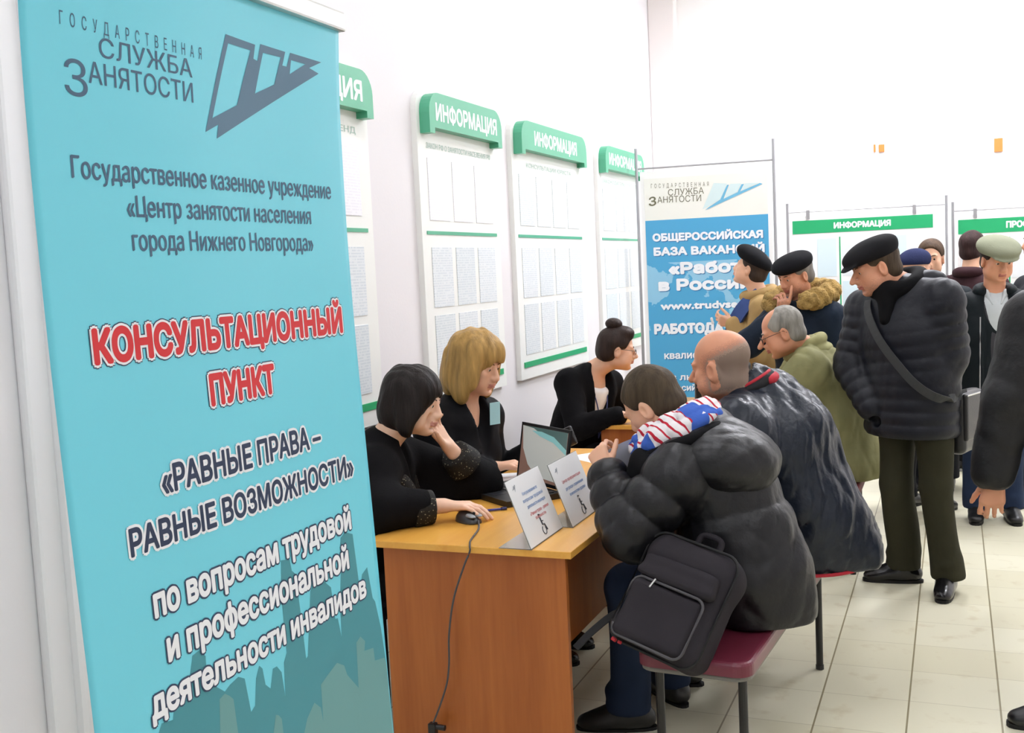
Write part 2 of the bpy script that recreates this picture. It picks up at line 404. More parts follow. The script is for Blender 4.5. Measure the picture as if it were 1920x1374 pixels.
SKY2 = [[(1.363, .62), (1.363, .881), (1.37, .934), (1.384, .938), (1.395, .930), (1.404, .921), (1.407, .862), (1.415, .62)], [(1.495, .62), (1.501, .822), (1.512, .85), (1.52, .846), (1.528, .836), (1.533, .62)],
        [(1.58, .62), (1.591, .784), (1.605, .805), (1.632, .824), (1.651, .807), (1.655, .778), (1.659, .848), (1.685, .857), (1.72, .868), (1.744, .854), (1.752, .832), (1.788, .792), (1.795, .882), (1.812, .889), (1.828, .874), (1.822, .856), (1.857, .85), (1.858, .823), (1.897, .815), (1.902, .80), (1.902, .62)]]
mb = MB(); flat_poly(mb, SKY1, [], bsurf(0.0003), 0, 0.03)
mb.build('printed_skyline', mat('deep_teal_print', '3f8d99', 0.4, 0.4), ban)
mb = MB()
for s in SKY2: flat_poly(mb, s, [], bsurf(0.0005), 0, 0.03)
mb.build('printed_skyline', mat('grey_teal_print', '659a9b', 0.4, 0.4), ban)
# state employment service heading and emblem
for args, bo, spc in ((('ГОСУДАРСТВЕННАЯ', 1.174, 1.476, 1.973, 0.019), -0.004, 2.6), (('СЛУЖБА', 1.246, 1.45, 1.940, 0.0285), 0.004, 1), (('АНЯТОСТИ', 1.222, 1.449, 1.900, 0.0315), 0.004, 1), (('З', 1.176, 1.219, 1.878, 0.051), -0.018, 1)):
    mb = MB(); place_text(mb, text_fit(*args, bold=bo, spacing=spc), bsurf(0.0006)); mb.build('lettering', M_GREY, ban)
LOGO = [(1.543, 2.026), (1.627, 2.023), (1.621, 1.998), (1.633, 1.996), (1.643, 2.027), (1.719, 2.026), (1.709, 2.0), (1.723, 2.0), (1.735, 2.027), (1.839, 2.026), (1.797, 2.009), (1.829, 2.003), (1.504, 1.848), (1.511, 1.872), (1.475, 1.856)]
HOLES = [[(1.549, 2.012), (1.613, 2.011), (1.567, 1.911), (1.496, 1.881)], [(1.650, 2.013), (1.705, 2.014), (1.682, 1.962), (1.622, 1.938)], [(1.737, 2.014), (1.784, 2.014), (1.732, 1.988)]]
mb = MB(); flat_poly(mb, LOGO, HOLES, bsurf(0.0006), 0, 0.03); mb.build('emblem', mat('slate_blue_print', '55758c', 0.5, 0.3), ban)
for args in (('Государственное казенное учреждение', 1.175, 1.853, 1.762, 0.0335), ('«Центр занятости населения', 1.278, 1.777, 1.711, 0.0335), ('города Нижнего Новгорода»', 1.283, 1.778, 1.660, 0.0335)):
    mb = MB(); place_text(mb, text_fit(*args, bold=0.022), bsurf(0.0006)); mb.build('lettering', M_GREY, ban)
def outlined(lines, fill, o1, o2, c1, c2, bold):
    """coloured lettering on a pale halo, with or without a dark rim"""
    for (s, a, b, z, h) in lines:
        m0 = MB(); place_text(m0, text_fit(s, a, b, z, h, bold=bold, ref=bold), bsurf(0.0013)); o = m0.build('lettering', fill, ban)
        m1 = MB(); place_text(m1, text_fit(s, a, b, z, h, bold=bold+o1, ref=bold), bsurf(0.0010)); m1.build('lettering_halo', c1, o)
        if o2: m2 = MB(); place_text(m2, text_fit(s, a, b, z, h, bold=bold+o2, ref=bold), bsurf(0.0007)); m2.build('lettering_rim', c2, o)
outlined([('КОНСУЛЬТАЦИОННЫЙ', 1.183, 1.858, 1.497, 0.0535), ('ПУНКТ', 1.427, 1.613, 1.405, 0.0545)], M_REDP, 0.05, 0.075, M_WHITEP, M_INK, 0.045)
outlined([('«РАВНЫЕ ПРАВА –', 1.292, 1.742, 1.287, 0.0445), ('РАВНЫЕ ВОЗМОЖНОСТИ»', 1.211, 1.846, 1.210, 0.043)], M_DARKP, 0.075, 0, M_WHITEP, None, 0.03)
outlined([('по вопросам трудовой', 1.245, 1.818, 1.107, 0.049), ('и профессиональной', 1.263, 1.796, 1.033, 0.049), ('деятельности инвалидов', 1.216, 1.849, 0.960, 0.047)], M_WHITEP, 0.045, 0, M_INK, None, 0.035)

# ------------------------------------------------------------------ information boards on the left wall
M_POCK = [lines_material('printed_page_%d' % i, p, k, 2, 1, 0.0125, i*3.1) for i, (p, k) in enumerate((('e0e6e9', 'cdd6dc'), ('e4e9ec', 'd0d8de'), ('f4f3f8', 'eae9f1')))]
BX = RX0
def info_board(y0, y1, label, title, cols, rows, bright, sub, hw=None):
    e = empty('information_board', (BX, (y0+y1)/2, 0.96), label, 'information board', 'green-topped information boards on the left wall')
    out = rounded_rect(y0, 0.96, y1, 2.51, 0.11, 6, (0, 0, 1, 1))
    MB().prism(out, 'x', BX, BX+0.03).build('panel', M_WHITE, e)
    # hood: rounded top corners, short tabs hanging at both ends
    a, b, z0, z1 = y0+0.035, y1-0.035, 2.29, 2.488
    hood = [(a, z0), (a+0.055, z0), (a+0.055, z0+0.028), (b-0.055, z0+0.028), (b-0.055, z0), (b, z0)]
    hood += [(b-0.1+0.1*math.cos(t), z1-0.1+0.1*math.sin(t)) for t in np.linspace(0, math.pi/2, 8)]+[(a+0.1-0.1*math.sin(t), z1-0.1+0.1*math.cos(t)) for t in np.linspace(0, math.pi/2, 8)]
    h = MB().prism(hood, 'x', BX+0.03, BX+0.085).build('hood', M_GREEN, e)
    m = MB(); c = (y0+y1)/2; hw = hw or (y1-y0)*0.40
    place_text(m, text_fit(title, c-hw*0.98, c+hw*0.98, 2.352, 0.088, bold=0.035), lambda u, z: (BX+0.0854, u, z)); m.build('lettering', M_WHITEP, h)
    m = MB(); place_text(m, text_fit(sub, c-hw*1.02, c+hw*1.02, 2.225, 0.028, bold=0.02), lambda u, z: (BX+0.0312, u, z)); m.build('lettering', mat('pale_green_print', 'b5cdc2', 0.6), e)
    MB().box((BX+0.03, y0+0.05, 1.805), (BX+0.034, y1-0.05, 1.822)).build('divider_strip', M_GREEN, e)
    MB().box((BX+0.03, y0+0.05, 1.03), (BX+0.036, y1-0.05, 1.062)).build('bottom_strip', M_GREENP, e)
    p = (y1-y0-0.13)/cols
    for r, (za, zb) in enumerate(rows):
        for k in range(cols):
            ya = y0+0.065+k*p+p*0.09; yb = ya+p*0.82
            mm = M_POCK[2] if (bright and r == 0) else M_POCK[(k+r) % 2]
            MB().box((BX+0.03, ya, za), (BX+0.0335, yb, zb), bev=0.0008).build('page', mm, e)
RW = [(1.875, 2.178), (1.445, 1.742), (1.105, 1.405)]
info_board(3.05, 4.19, 'green-topped information board half hidden behind the turquoise banner', 'ИНФОРМАЦИЯ', 3, RW, True, 'ИНФОРМАЦИОННЫЙ СТЕНД')
info_board(4.665, 5.63, 'green-topped information board with three bright pages, behind the blonde woman', 'ИНФОРМАЦИЯ', 3, RW, True, 'ЗАКОН РФ О ЗАНЯТОСТИ НАСЕЛЕНИЯ РФ')
info_board(5.86, 7.13, 'wide four-column green-topped information board in the middle of the left wall', 'ИНФОРМАЦИЯ', 4, RW, False, 'КОНСУЛЬТАЦИИ ЮРИСТА', 0.40)
info_board(7.5, 8.62, 'green-topped information board nearest the poster stand in the corner', 'ИНФОРМАЦИЯ', 3, RW, False, 'ЗАКОНОДАТЕЛЬСТВО РФ')

# ------------------------------------------------------------------ free-standing poster in the corner
P0 = np.array([-2.262, 8.1, 0.0]); PD = np.array([math.cos(math.radians(8)), math.sin(math.radians(8)), 0]); PN = np.array([PD[1], -PD[0], 0])
def psurf(off): return lambda u, z: tuple(P0+PD*u+PN*off+np.array([0, 0, z]))
def puv(px, py):
    q = at_plane(px, py, P0, PN); return float((q-P0)@PD), float(q[2])
pst = empty('poster_stand', P0+PD*0.5, 'tall blue vacancy poster on a metal frame stand in the far left corner', 'poster stand')
uL, _ = puv(1200, 500); uR, _ = puv(1453, 400)
for u in (uL, uR):
    MB().tube([psurf(0)(u, 0.02), psurf(0)(u, 2.50)], 0.012).build('pole', M_STEEL, pst)
    MB().tube([psurf(-0.25)(u, 0.012), psurf(0.25)(u, 0.012)], 0.012).build('foot', M_STEEL, pst)
MB().tube([psurf(0)(uL, 2.345), psurf(0)(uR, 2.345)], 0.007).build('top_bar', M_STEEL, pst)
MB().tube([psurf(0)(uL, 0.45), psurf(0)(uR, 0.45)], 0.007).build('lower_bar', M_STEEL, pst)
a, b = uL+0.025, uR-0.02
def psheet(mb, u0, u1, z0, z1, o0, o1, mi=0):
    q = [psurf(o)(u, z) for o in (o0, o1) for u, z in ((u0, z0), (u1, z0), (u1, z1), (u0, z1))]
    mb.add(q, [(0, 3, 2, 1), (4, 5, 6, 7), (0, 1, 5, 4), (1, 2, 6, 5), (2, 3, 7, 6), (3, 0, 4, 7)], mi); return mb
M_FRAME = mat('white_frame', 'f0efee', 0.45)
psheet(MB(), a, b, 0.46, 2.32, -0.012, 0.008).build('backing_panel', M_FRAME, pst)
m = mat('blue_poster', '4fa3cf', 0.4, 0.4); N, L = nodes_of(m); bb = N['Principled BSDF']
tc = N.new('ShaderNodeTexCoord'); nz = N.new('ShaderNodeTexNoise'); nz.inputs['Scale'].default_value = 2.2; nz.inputs['Detail'].default_value = 7; L.new(tc.outputs['Object'], nz.inputs['Vector'])
sp = N.new('ShaderNodeSeparateXYZ'); L.new(tc.outputs['Object'], sp.inputs[0])
band = math_node(N, L, 'MULTIPLY', math_node(N, L, 'GREATER_THAN', sp.outputs[2], 1.1), math_node(N, L, 'LESS_THAN', sp.outputs[2], 1.62))
land = math_node(N, L, 'MULTIPLY', math_node(N, L, 'GREATER_THAN', nz.outputs['Fac'], 0.52), band)
L.new(mix_node(N, L, land, lin('4fa3cf'), lin('8fc3de')), bb.inputs['Base Color'])
z1w, z1b = 2.265, puv(1320, 408)[1]
psheet(MB(), a+0.03, b-0.03, z1b, z1w, 0.008, 0.010).build('heading_panel', mat('cream_poster', 'ebeae2', 0.5, 0.3), pst)
psheet(MB(), a+0.03, b-0.03, 0.5, z1b, 0.008, 0.010).build('poster', m, pst)
def pline(mb, s, pl, pr, pt, bold, off=0.0110, mi=0, **kw):
    """lettering between the photo points pl and pr on the baseline, top of the capitals at pt"""
    (u0, za), (u1, zb), (_, zt) = puv(*pl), puv(*pr), puv(*pt)
    dz = (zb-za)
    v, f, r = text_fit(s, u0, u1, za, zt-za, bold=bold, **kw)
    v[:, 1] += dz*(v[:, 0]-u0)/(u1-u0)
    place_text(mb, (v, f, r), psurf(off), mi)
for args, spc in ((('ГОСУДАРСТВЕННАЯ', (1221, 353), (1329, 349), (1221, 345), 0.0), 2.2), (('СЛУЖБА', (1253, 367), (1320, 363), (1253, 355), 0.0), 1), (('АНЯТОСТИ', (1233, 381), (1315, 377), (1233, 369), 0.0), 1), (('З', (1217, 387), (1231, 385), (1217, 370), 0.02), 1)):
    mb = MB(); pline(mb, *args, spacing=spc); mb.build('lettering', mat('grey_olive_print', '6d6b55', 0.5), pst)
mb = MB(); lp = lambda *q: [puv(1180+x/4.0413, 280+y/4.0413) for x, y in q]
flat_poly(mb, lp((575, 462), (600, 440), (690, 380), (740, 270), (755, 268), (715, 375), (820, 325), (850, 265), (870, 262), (840, 320), (990, 255), (1010, 262)), [], psurf(0.012))
mb.build('emblem', mat('sky_blue_print', '6fb4d4', 0.5), pst)
mb = MB()
for q in (((555, 455), (640, 255), (740, 260), (700, 375)), ((725, 372), (765, 262), (850, 258), (815, 325)), ((850, 315), (875, 258), (980, 252))):
    flat_poly(mb, lp(*q), [], psurf(0.0113))
mb.build('emblem', mat('pale_teal_print', 'cfe1e2', 0.5), pst)
for args in (('ОБЩЕРОССИЙСКАЯ', (1224, 453), (1431, 446), (1224, 438), 0.055), ('БАЗА ВАКАНСИЙ', (1226, 480), (1434, 473), (1226, 464), 0.055), ('«Работа', (1254, 515), (1412, 509), (1275, 491), 0.06), ('в России»', (1235, 546), (1432, 540), (1267, 522), 0.06),
             ('www.trudvsem.ru', (1239, 581), (1434, 575), (1239, 566), 0.05), ('РАБОТОДАТЕЛЯМ', (1227, 627), (1440, 621), (1227, 607), 0.06), ('квалифицированные', (1246, 673), (1440, 668), (1246, 659), 0.03), ('из любого региона', (1248, 713), (1440, 709), (1248, 701), 0.03), ('Российской Федерации', (1250, 733), (1440, 729), (1250, 721), 0.03)):
    mb = MB(); sh = MB(); pline(mb, *args); pline(sh, *[(p[0]+1.5, p[1]+1.5) if isinstance(p, tuple) else p for p in args], off=0.0105)
    o = mb.build('lettering', M_WHITEP, pst); sh.build('lettering_shadow', mat('deep_blue_print', '3a76a5', 0.5), o)

# ------------------------------------------------------------------ two free-standing information stands by the far wall
def far_stand(p0, ang, wid, ztop, bar, label, title, cols, tpos):
    d = np.array([math.cos(ang), math.sin(ang), 0]); n = np.array([d[1], -d[0], 0]); p0 = np.array(p0)
    S = lambda u, z, o=0.0: tuple(p0+d*u+n*o+np.array([0, 0, z]))
    def slab(mb, u0, u1, z0, z1, o0, o1):
        q = [S(u, z, o) for o in (o0, o1) for u, z in ((u0, z0), (u1, z0), (u1, z1), (u0, z1))]
        return mb.add(q, [(0, 3, 2, 1), (4, 5, 6, 7), (0, 1, 5, 4), (1, 2, 6, 5), (2, 3, 7, 6), (3, 0, 4, 7)])
    e = empty('information_stand', p0+d*wid/2, label, 'information stand', 'free-standing information stands by the far wall')
    for u in (0.0, wid):
        MB().tube([S(u, 0.012), S(u, ztop+0.08)], 0.011).build('pole', M_STEEL, e)
        MB().tube([S(u, 0.011, -0.25), S(u, 0.011, 0.25)], 0.011).build('foot', M_STEEL, e)
    MB().tube([S(0, ztop+0.012), S(wid, ztop+0.012)], 0.005).build('top_bar', M_STEEL, e)
    for u in (wid*0.13, wid*0.80):
        slab(MB(), u-0.012, u+0.012, ztop-0.045, ztop+0.022, -0.014, 0.016).build('clip', M_STEEL, e)
    slab(MB(), 0.03, wid-0.05, 0.75, ztop-0.02, -0.008, 0.008).build('panel', M_FRAME, e)
    slab(MB(), 0.035, wid-0.1, ztop-bar-0.055, ztop-0.055, 0.008, 0.010).build('heading_strip', M_GREENP, e)
    m = MB(); place_text(m, text_fit(title, tpos[0], tpos[1], ztop-0.055-bar*0.72, bar*0.48, bold=0.05), lambda u, z: S(u, z, 0.0112)); m.build('lettering', M_WHITEP, e)
    slab(MB(), wid*0.325, wid*0.333, 0.8, ztop-bar-0.09, 0.008, 0.0105).build('divider_strip', M_GREENP, e)
    k = 0
    for zt in np.arange(ztop-bar-0.1, 1.0, -0.33):
        for u in (0.05, 0.215, 0.40, 0.565, 0.73):
            if u+0.14 > wid-0.08: continue
            slab(MB(), u, u+0.15*0.95, zt-0.29, zt, 0.008, 0.0095).build('page', mat(('pale_page', 'blue_page', 'grey_page')[k % 3], ('e6ebed', 'd3e4ea', 'dfe3e6')[k % 3], 0.5), e); k += 1
FA = math.radians(14)
far_stand((-1.175, 8.50, 0), FA, 1.165, 1.945, 0.10, 'white information stand with a green heading strip, left of the man in the pale cap', 'ИНФОРМАЦИЯ', 2, (0.34, 0.76))
far_stand((0.0, 8.62, 0), FA*0.6, 1.165, 1.885, 0.105, 'white information stand with a green strip, behind the man in the pale cap', 'ПРОФОБУЧЕНИЕ', 2, (0.36, 0.80))
for k, (px, py, sx, sz) in enumerate(((1640, 278, 0.008, 0.03), (1653, 278, 0.022, 0.03), (1872, 272, 0.03, 0.052))):
    q = at(px, py, y=RY1)
    tag(MB().box((q[0]-sx, RY1-0.012, q[2]-sz), (q[0]+sx, RY1, q[2]+sz), bev=0.002).build('wall_sticker', mat('orange_sticker', 'd9803f', 0.5)),
        ('narrow orange strip high on the far wall, leftmost of three', 'small orange sticker on the far wall beside a narrower orange strip', 'larger orange sticker on the far wall above the man in the pale cap')[k], 'sticker', 'orange stickers on the far wall')

# ------------------------------------------------------------------ desks
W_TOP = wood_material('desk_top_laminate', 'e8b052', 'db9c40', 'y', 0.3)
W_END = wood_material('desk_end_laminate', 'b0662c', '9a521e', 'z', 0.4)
def desk(x0, x1, y0, y1, label):
    e = empty('desk', ((x0+x1)/2, (y0+y1)/2, 0), label, 'desk', 'orange wooden office desks')
    out = [(x0, y0), (x1-0.02, y0), (x1, y0+0.02), (x1, y1), (x0, y1)]
    MB().box((x0, y0, 0.727), (x1, y1, 0.75), bev=0.003).build('tabletop', W_TOP, e)
    for yy in (y0+0.03, y1-0.052):
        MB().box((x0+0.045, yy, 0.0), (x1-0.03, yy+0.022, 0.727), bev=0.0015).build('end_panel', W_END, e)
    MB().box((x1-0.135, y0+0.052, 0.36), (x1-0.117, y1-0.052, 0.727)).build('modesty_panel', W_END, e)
    return e
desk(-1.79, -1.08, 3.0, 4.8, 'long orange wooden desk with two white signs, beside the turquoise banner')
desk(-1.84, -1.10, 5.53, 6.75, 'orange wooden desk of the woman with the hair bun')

# things on the near desk
DZ = 0.7505
def sign(y0, x0, tilt, label, blue, n):
    """landscape card in a clear acrylic stand, its face towards +x"""
    w, h = 0.288, 0.222; c, s = math.cos(tilt), math.sin(tilt)
    S = lambda u, z, o=0.0: (x0-z*s+o*c, y0+u, DZ+0.002+z*c+o*s)
    e = empty('table_sign', (x0, y0+w/2, DZ), label, 'table sign', 'white table signs in clear stands')
    ac = mat('clear_acrylic', 'f2f5f6', 0.05, 0.5); N, L = nodes_of(ac); N['Principled BSDF'].inputs['Transmission Weight'].default_value = 0.9; N['Principled BSDF'].inputs['IOR'].default_value = 1.3
    def slab(mb, u0, u1, z0, z1, o0, o1):
        q = [S(u, z, o) for o in (o0, o1) for u, z in ((u0, z0), (u1, z0), (u1, z1), (u0, z1))]
        return mb.add(q, [(0, 3, 2, 1), (4, 5, 6, 7), (0, 1, 5, 4), (1, 2, 6, 5), (2, 3, 7, 6), (3, 0, 4, 7)])
    m = slab(MB(), 0, w, 0, h, -0.0035, -0.0015)
    # foot running back along the table, then up to the sheet
    xf = x0-0.11
    m.box((xf, y0, DZ), (x0, y0+w, DZ+0.0022)).build('acrylic_stand', ac, e)
    card = slab(MB(), 0.002, w-0.002, 0.002, h-0.002, -0.0015, 0.0).build('card', mat('sign_card', 'e6e8e9', 0.35, 0.4), e)
    blu, red, blk = mat('blue_print', '6f92c2', 0.5), mat('soft_red_print', 'd07a7d', 0.5), mat('black_print', '40454e', 0.5)
    for colr, rows in ((blu, blue), (red, n)):
        for (t, a, b, z) in rows: m = MB(); place_text(m, text_fit(t, a*w, b*w, z*h, 0.0115, bold=0.012, res=2), lambda u, z: S(u, z, 0.0007)); m.build('lettering', colr, card)
    m = MB(); lg = [(0.10, 0.84), (0.135, 0.865), (0.16, 0.895), (0.20, 0.88), (0.185, 0.905), (0.215, 0.90), (0.16, 0.80), (0.165, 0.85)]
    flat_poly(m, [(a*w, b*h) for a, b in lg], [], lambda u, z: S(u, z, 0.0007)); m.build('emblem', mat('grey_print', '8d949b', 0.5), card)
    # wheelchair symbol
    m = MB(); cx, cz = 0.5*w, 0.13*h
    P = lambda u, z: S(u, z, 0.0007)
    ring = [(cx+0.014*math.cos(t), cz+0.014*math.sin(t)) for t in np.linspace(math.radians(120), math.radians(390), 15)]
    m.tube([P(*q) for q in ring], 0.0016, 5); m.tube([P(cx-0.002, cz+0.042), P(cx, cz+0.018), P(cx+0.014, cz+0.017), P(cx+0.022, cz-0.004)], 0.0028, 5); m.tube([P(cx, cz+0.03), P(cx+0.013, cz+0.028)], 0.002, 5)
    m.tube([P(cx-0.004, cz+0.05), P(cx-0.003, cz+0.053)], 0.0045, 6)
    m.build('wheelchair_symbol', blk, card)
sign(2.995, -1.205, 0.37, 'white table sign with wheelchair symbol standing at the near desk corner', [('Консультирование по', 0.30, 0.74, 0.71), ('вопросам трудовой', 0.25, 0.84, 0.61), ('деятельности инвалидов', 0.30, 0.84, 0.51)], [('«Равные права – равные', 0.30, 0.86, 0.40), ('возможности»', 0.40, 0.72, 0.32)])
sign(3.29, -1.172, 0.37, 'second white table sign, partly hidden behind the black padded sleeve', [('для граждан с ограниченными', 0.22, 0.84, 0.52), ('возможностями здоровья', 0.28, 0.84, 0.42)], [('Центр профориентации', 0.20, 0.84, 0.64)])

# computer mouse with its cable falling to the floor
ms = empty('computer_mouse', (-1.56, 3.31, DZ), 'dark grey computer mouse with a long cable at the near desk edge', 'computer mouse')
mouse_dir = np.array([0.86, -0.5]); mouse_dir /= np.linalg.norm(mouse_dir); mouse_n = np.array([-mouse_dir[1], mouse_dir[0]])
def blob(mb, c, d, lx, ly, lz, power=2.4, mi=0, nu=16, nv=9, hump=0.2):
    """rounded body lying on the table: long axis d"""
    d3 = np.array([d[0], d[1], 0]); n3 = np.array([-d[1], d[0], 0]); v = []; f = []
    for j in range(nv+1):
        t = j/nv*math.pi/2
        for i in range(nu):
            a = 2*math.pi*i/nu; ca, sa = math.cos(a), math.sin(a)
            e = lambda x, p: math.copysign(abs(x)**(2/p), x)
            rr = math.cos(t)**0.7
            u = e(ca, power)*rr*lx; w_ = e(sa, power)*rr*ly; z = math.sin(t)*lz*(1-hump*u/lx)
            v.append(np.array(c)+d3*u+n3*w_+np.array([0, 0, z]))
    for j in range(nv):
        for i in range(nu):
            k = (i+1) % nu; f.append((j*nu+i, j*nu+k, (j+1)*nu+k, (j+1)*nu+i))
    f.append(tuple(range(nu))[::-1])
    return mb.add(v, f, mi)
blob(MB(), (-1.56, 3.305, DZ), mouse_dir, 0.058, 0.034, 0.036).build('body', mat('grey_plastic', '3d3f42', 0.3, 0.5), ms, smooth=True)
for k in (-1, 1):
    q = np.array([-1.56, 3.305])+mouse_dir*0.034+mouse_n*0.014*k
    blob(MB(), (q[0], q[1], DZ+0.024), mouse_dir, 0.024, 0.0125, 0.0095, hump=0.3).build('button', mat('silver_plastic', '8f9396', 0.25, 0.5), ms, smooth=True)
q = np.array([-1.56, 3.305])+mouse_dir*0.036
MB().tube([(q[0]-mouse_n[0]*0.004, q[1]-mouse_n[1]*0.004, DZ+0.035), (q[0]+mouse_n[0]*0.004, q[1]+mouse_n[1]*0.004, DZ+0.035)], 0.006, 10).build('scroll_wheel', M_BLACK, ms)
cab = smooth_path([(-1.51, 3.277, DZ+0.012), (-1.475, 3.20, DZ+0.004), (-1.44, 3.06, DZ+0.003), (-1.414, 2.996, DZ+0.002), (-1.412, 2.988, 0.735), (-1.432, 2.984, 0.69), (-1.475, 2.985, 0.58), (-1.498, 2.985, 0.46), (-1.503, 2.985, 0.37), (-1.515, 2.985, 0.30), (-1.545, 2.985, 0.22), (-1.575, 2.985, 0.155)], 6)
MB().tube(cab, 0.0032, 7).build('cable', mat('grey_cable', '4a4a4d', 0.45), ms, smooth=True)
pc = (-1.575, 2.985, 0.15)
MB().box((pc[0]-0.012, pc[1]-0.012, pc[2]-0.035), (pc[0]+0.014, pc[1]+0.012, pc[2]+0.012), bev=0.004).tube([(pc[0], pc[1], pc[2]), (pc[0]+0.045, pc[1], pc[2]+0.0)], 0.009, 8).tube(smooth_path([(pc[0]-0.002, pc[1], pc[2]-0.03), (pc[0]-0.02, pc[1], pc[2]-0.07), (pc[0]-0.02, pc[1]-0.02, 0.004)], 5), 0.004, 7).build('plug', M_BLACK, ms)

# laptop turned towards the woman in the shawl
lt = empty('laptop', (-1.53, 3.85, DZ), 'black laptop with a glossy tilted screen standing open between the two women', 'laptop')
LH = np.array([-1.50, 3.83, 0]); LN = np.array([-0.60, -0.80, 0]); LN /= np.linalg.norm(LN); LU = np.array([LN[1], -LN[0], 0])
LP = lambda u, n, z: tuple(LH+LU*u+LN*n+np.array([0, 0, z]))
def obox(mb, f, u0, u1, n0, n1, z0, z1, mi=0):
    q = [f(u, n, z) for z in (z0, z1) for u, n in ((u0, n0), (u1, n0), (u1, n1), (u0, n1))]
    bm = bmesh.new(); bv = [bm.verts.new(p) for p in q]
    for t in ((0, 3, 2, 1), (4, 5, 6, 7), (0, 1, 5, 4), (1, 2, 6, 5), (2, 3, 7, 6), (3, 0, 4, 7)): bm.faces.new([bv[i] for i in t])
    bmesh.ops.recalc_face_normals(bm, faces=bm.faces); return mb.bm(bm, mi)
obox(MB(), LP, -0.175, 0.175, 0.0, 0.245, DZ, DZ+0.022).build('base', M_BLACK, lt)
for r in range(5):
    m = MB()
    for k in range(13): obox(m, LP, -0.155+k*0.0242, -0.155+k*0.0242+0.020, 0.03+r*0.0235, 0.03+r*0.0235+0.019, DZ+0.022, DZ+0.0255)
    m.build('key_row', mat('dark_keys', '26282b', 0.35), lt)
obox(MB(), LP, -0.045, 0.045, 0.17, 0.225, DZ+0.022, DZ+0.0228).build('touchpad', mat('dark_grey_plastic', '303235', 0.3), lt)
TA = math.radians(10)
LS = lambda u, h, o: LP(u, -0.005-h*math.sin(TA)+o*math.cos(TA), DZ+0.022+h*math.cos(TA)+o*math.sin(TA))
m = MB(); obox(m, lambda u, n, z: LS(u, z, n), -0.175, 0.175, -0.008, 0.0, 0, 0.232); m.build('lid', M_BLACK, lt)
scr = obox(MB(), lambda u, n, z: LS(u, z, n), -0.162, 0.162, 0.0, 0.0012, 0.014, 0.220).build('screen', mat('glossy_screen', '8d6d60', 0.12, 0.6, emit=('8d6d60', 0.25)), lt)  # brown part of the reflection put into the faintly glowing base colour
SU = lambda o: (lambda u, h: LS(u, h, o))
def screen_shape(name, pts, o, col):  # flat, slightly glowing shapes painting the reflections in the glossy screen
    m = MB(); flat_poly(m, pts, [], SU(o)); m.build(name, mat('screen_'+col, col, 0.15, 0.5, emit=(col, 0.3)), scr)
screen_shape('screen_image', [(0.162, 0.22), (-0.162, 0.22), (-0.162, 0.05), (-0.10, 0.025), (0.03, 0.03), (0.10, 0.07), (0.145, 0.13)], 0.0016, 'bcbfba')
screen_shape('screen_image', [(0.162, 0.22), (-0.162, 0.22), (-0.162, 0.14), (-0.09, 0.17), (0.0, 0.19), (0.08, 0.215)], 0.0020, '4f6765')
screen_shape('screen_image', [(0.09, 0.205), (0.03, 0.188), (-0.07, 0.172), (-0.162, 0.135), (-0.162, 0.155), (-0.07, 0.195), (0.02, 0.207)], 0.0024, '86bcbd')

pa, pb = at(912, 957, z=0.756), at(950, 953, z=0.756)
pn = empty('pen', (pa+pb)/2-np.array([0, 0, 0.005]), 'blue pen lying on the desk between the mouse hand and the laptop', 'pen')
MB().tube([pa, pa+(pb-pa)*0.7], 0.0042, 8).build('barrel', mat('blue_plastic', '3c3f9a', 0.3, 0.5), pn, smooth=True)
MB().tube([pa+(pb-pa)*0.7, pb], 0.005, 8).tube([pa+(pb-pa)*0.72+np.array([0, 0, 0.006]), pb+np.array([0, 0, 0.006])], 0.0012, 6).build('cap', mat('dark_blue_plastic', '24265c', 0.3, 0.5), pn, smooth=True)
# sheets of paper: each its own thing
def sheet(cx, cy, ang, label, wd=0.21, ln=0.297, z=DZ, lift=None, m=None):
    c, s = math.cos(ang), math.sin(ang); v = []; n = 6; f = []
    for side in (0, 1):
        for j in range(n+1):
            for i in range(n+1):
                u, w_ = (i/n-0.5)*wd, (j/n-0.5)*ln
                h = 0.0004*side + (lift(i/n, j/n) if lift else 0.0)
                v.append((cx+u*c-w_*s, cy+u*s+w_*c, z+h))
    k = (n+1)**2
    for j in range(n):
        for i in range(n):
            a = j*(n+1)+i; f += [(a, a+n+1, a+n+2, a+1), (k+a, k+a+1, k+a+n+2, k+a+n+1)]
    for i in range(n):
        f.append((i, i+1, k+i+1, k+i)); a = n*(n+1)+i; f.append((a+1, a, k+a, k+a+1)); a = i*(n+1); f.append((a+n+1, a, k+a, k+a+n+1)); a += n; f.append((a, a+n+1, k+a+n+1, k+a))
    return tag(mk('paper_sheet', v, f, m or M_PAPER), label, 'paper', 'white papers on the near desk')
sheet(-1.70, 4.02, 0.5, 'white paper sheet in front of the blonde woman, beside the laptop keyboard')
sheet(-1.47, 4.56, 0.9, 'white paper sheet at the far end of the near desk', z=DZ)
sheet(-1.23, 4.50, 0.35, 'white paper sheet beyond the raised hand with the letter', z=DZ)
sheet(-1.20, 4.02, 0.15, 'white paper sheet lying under the forearm of the black padded jacket')

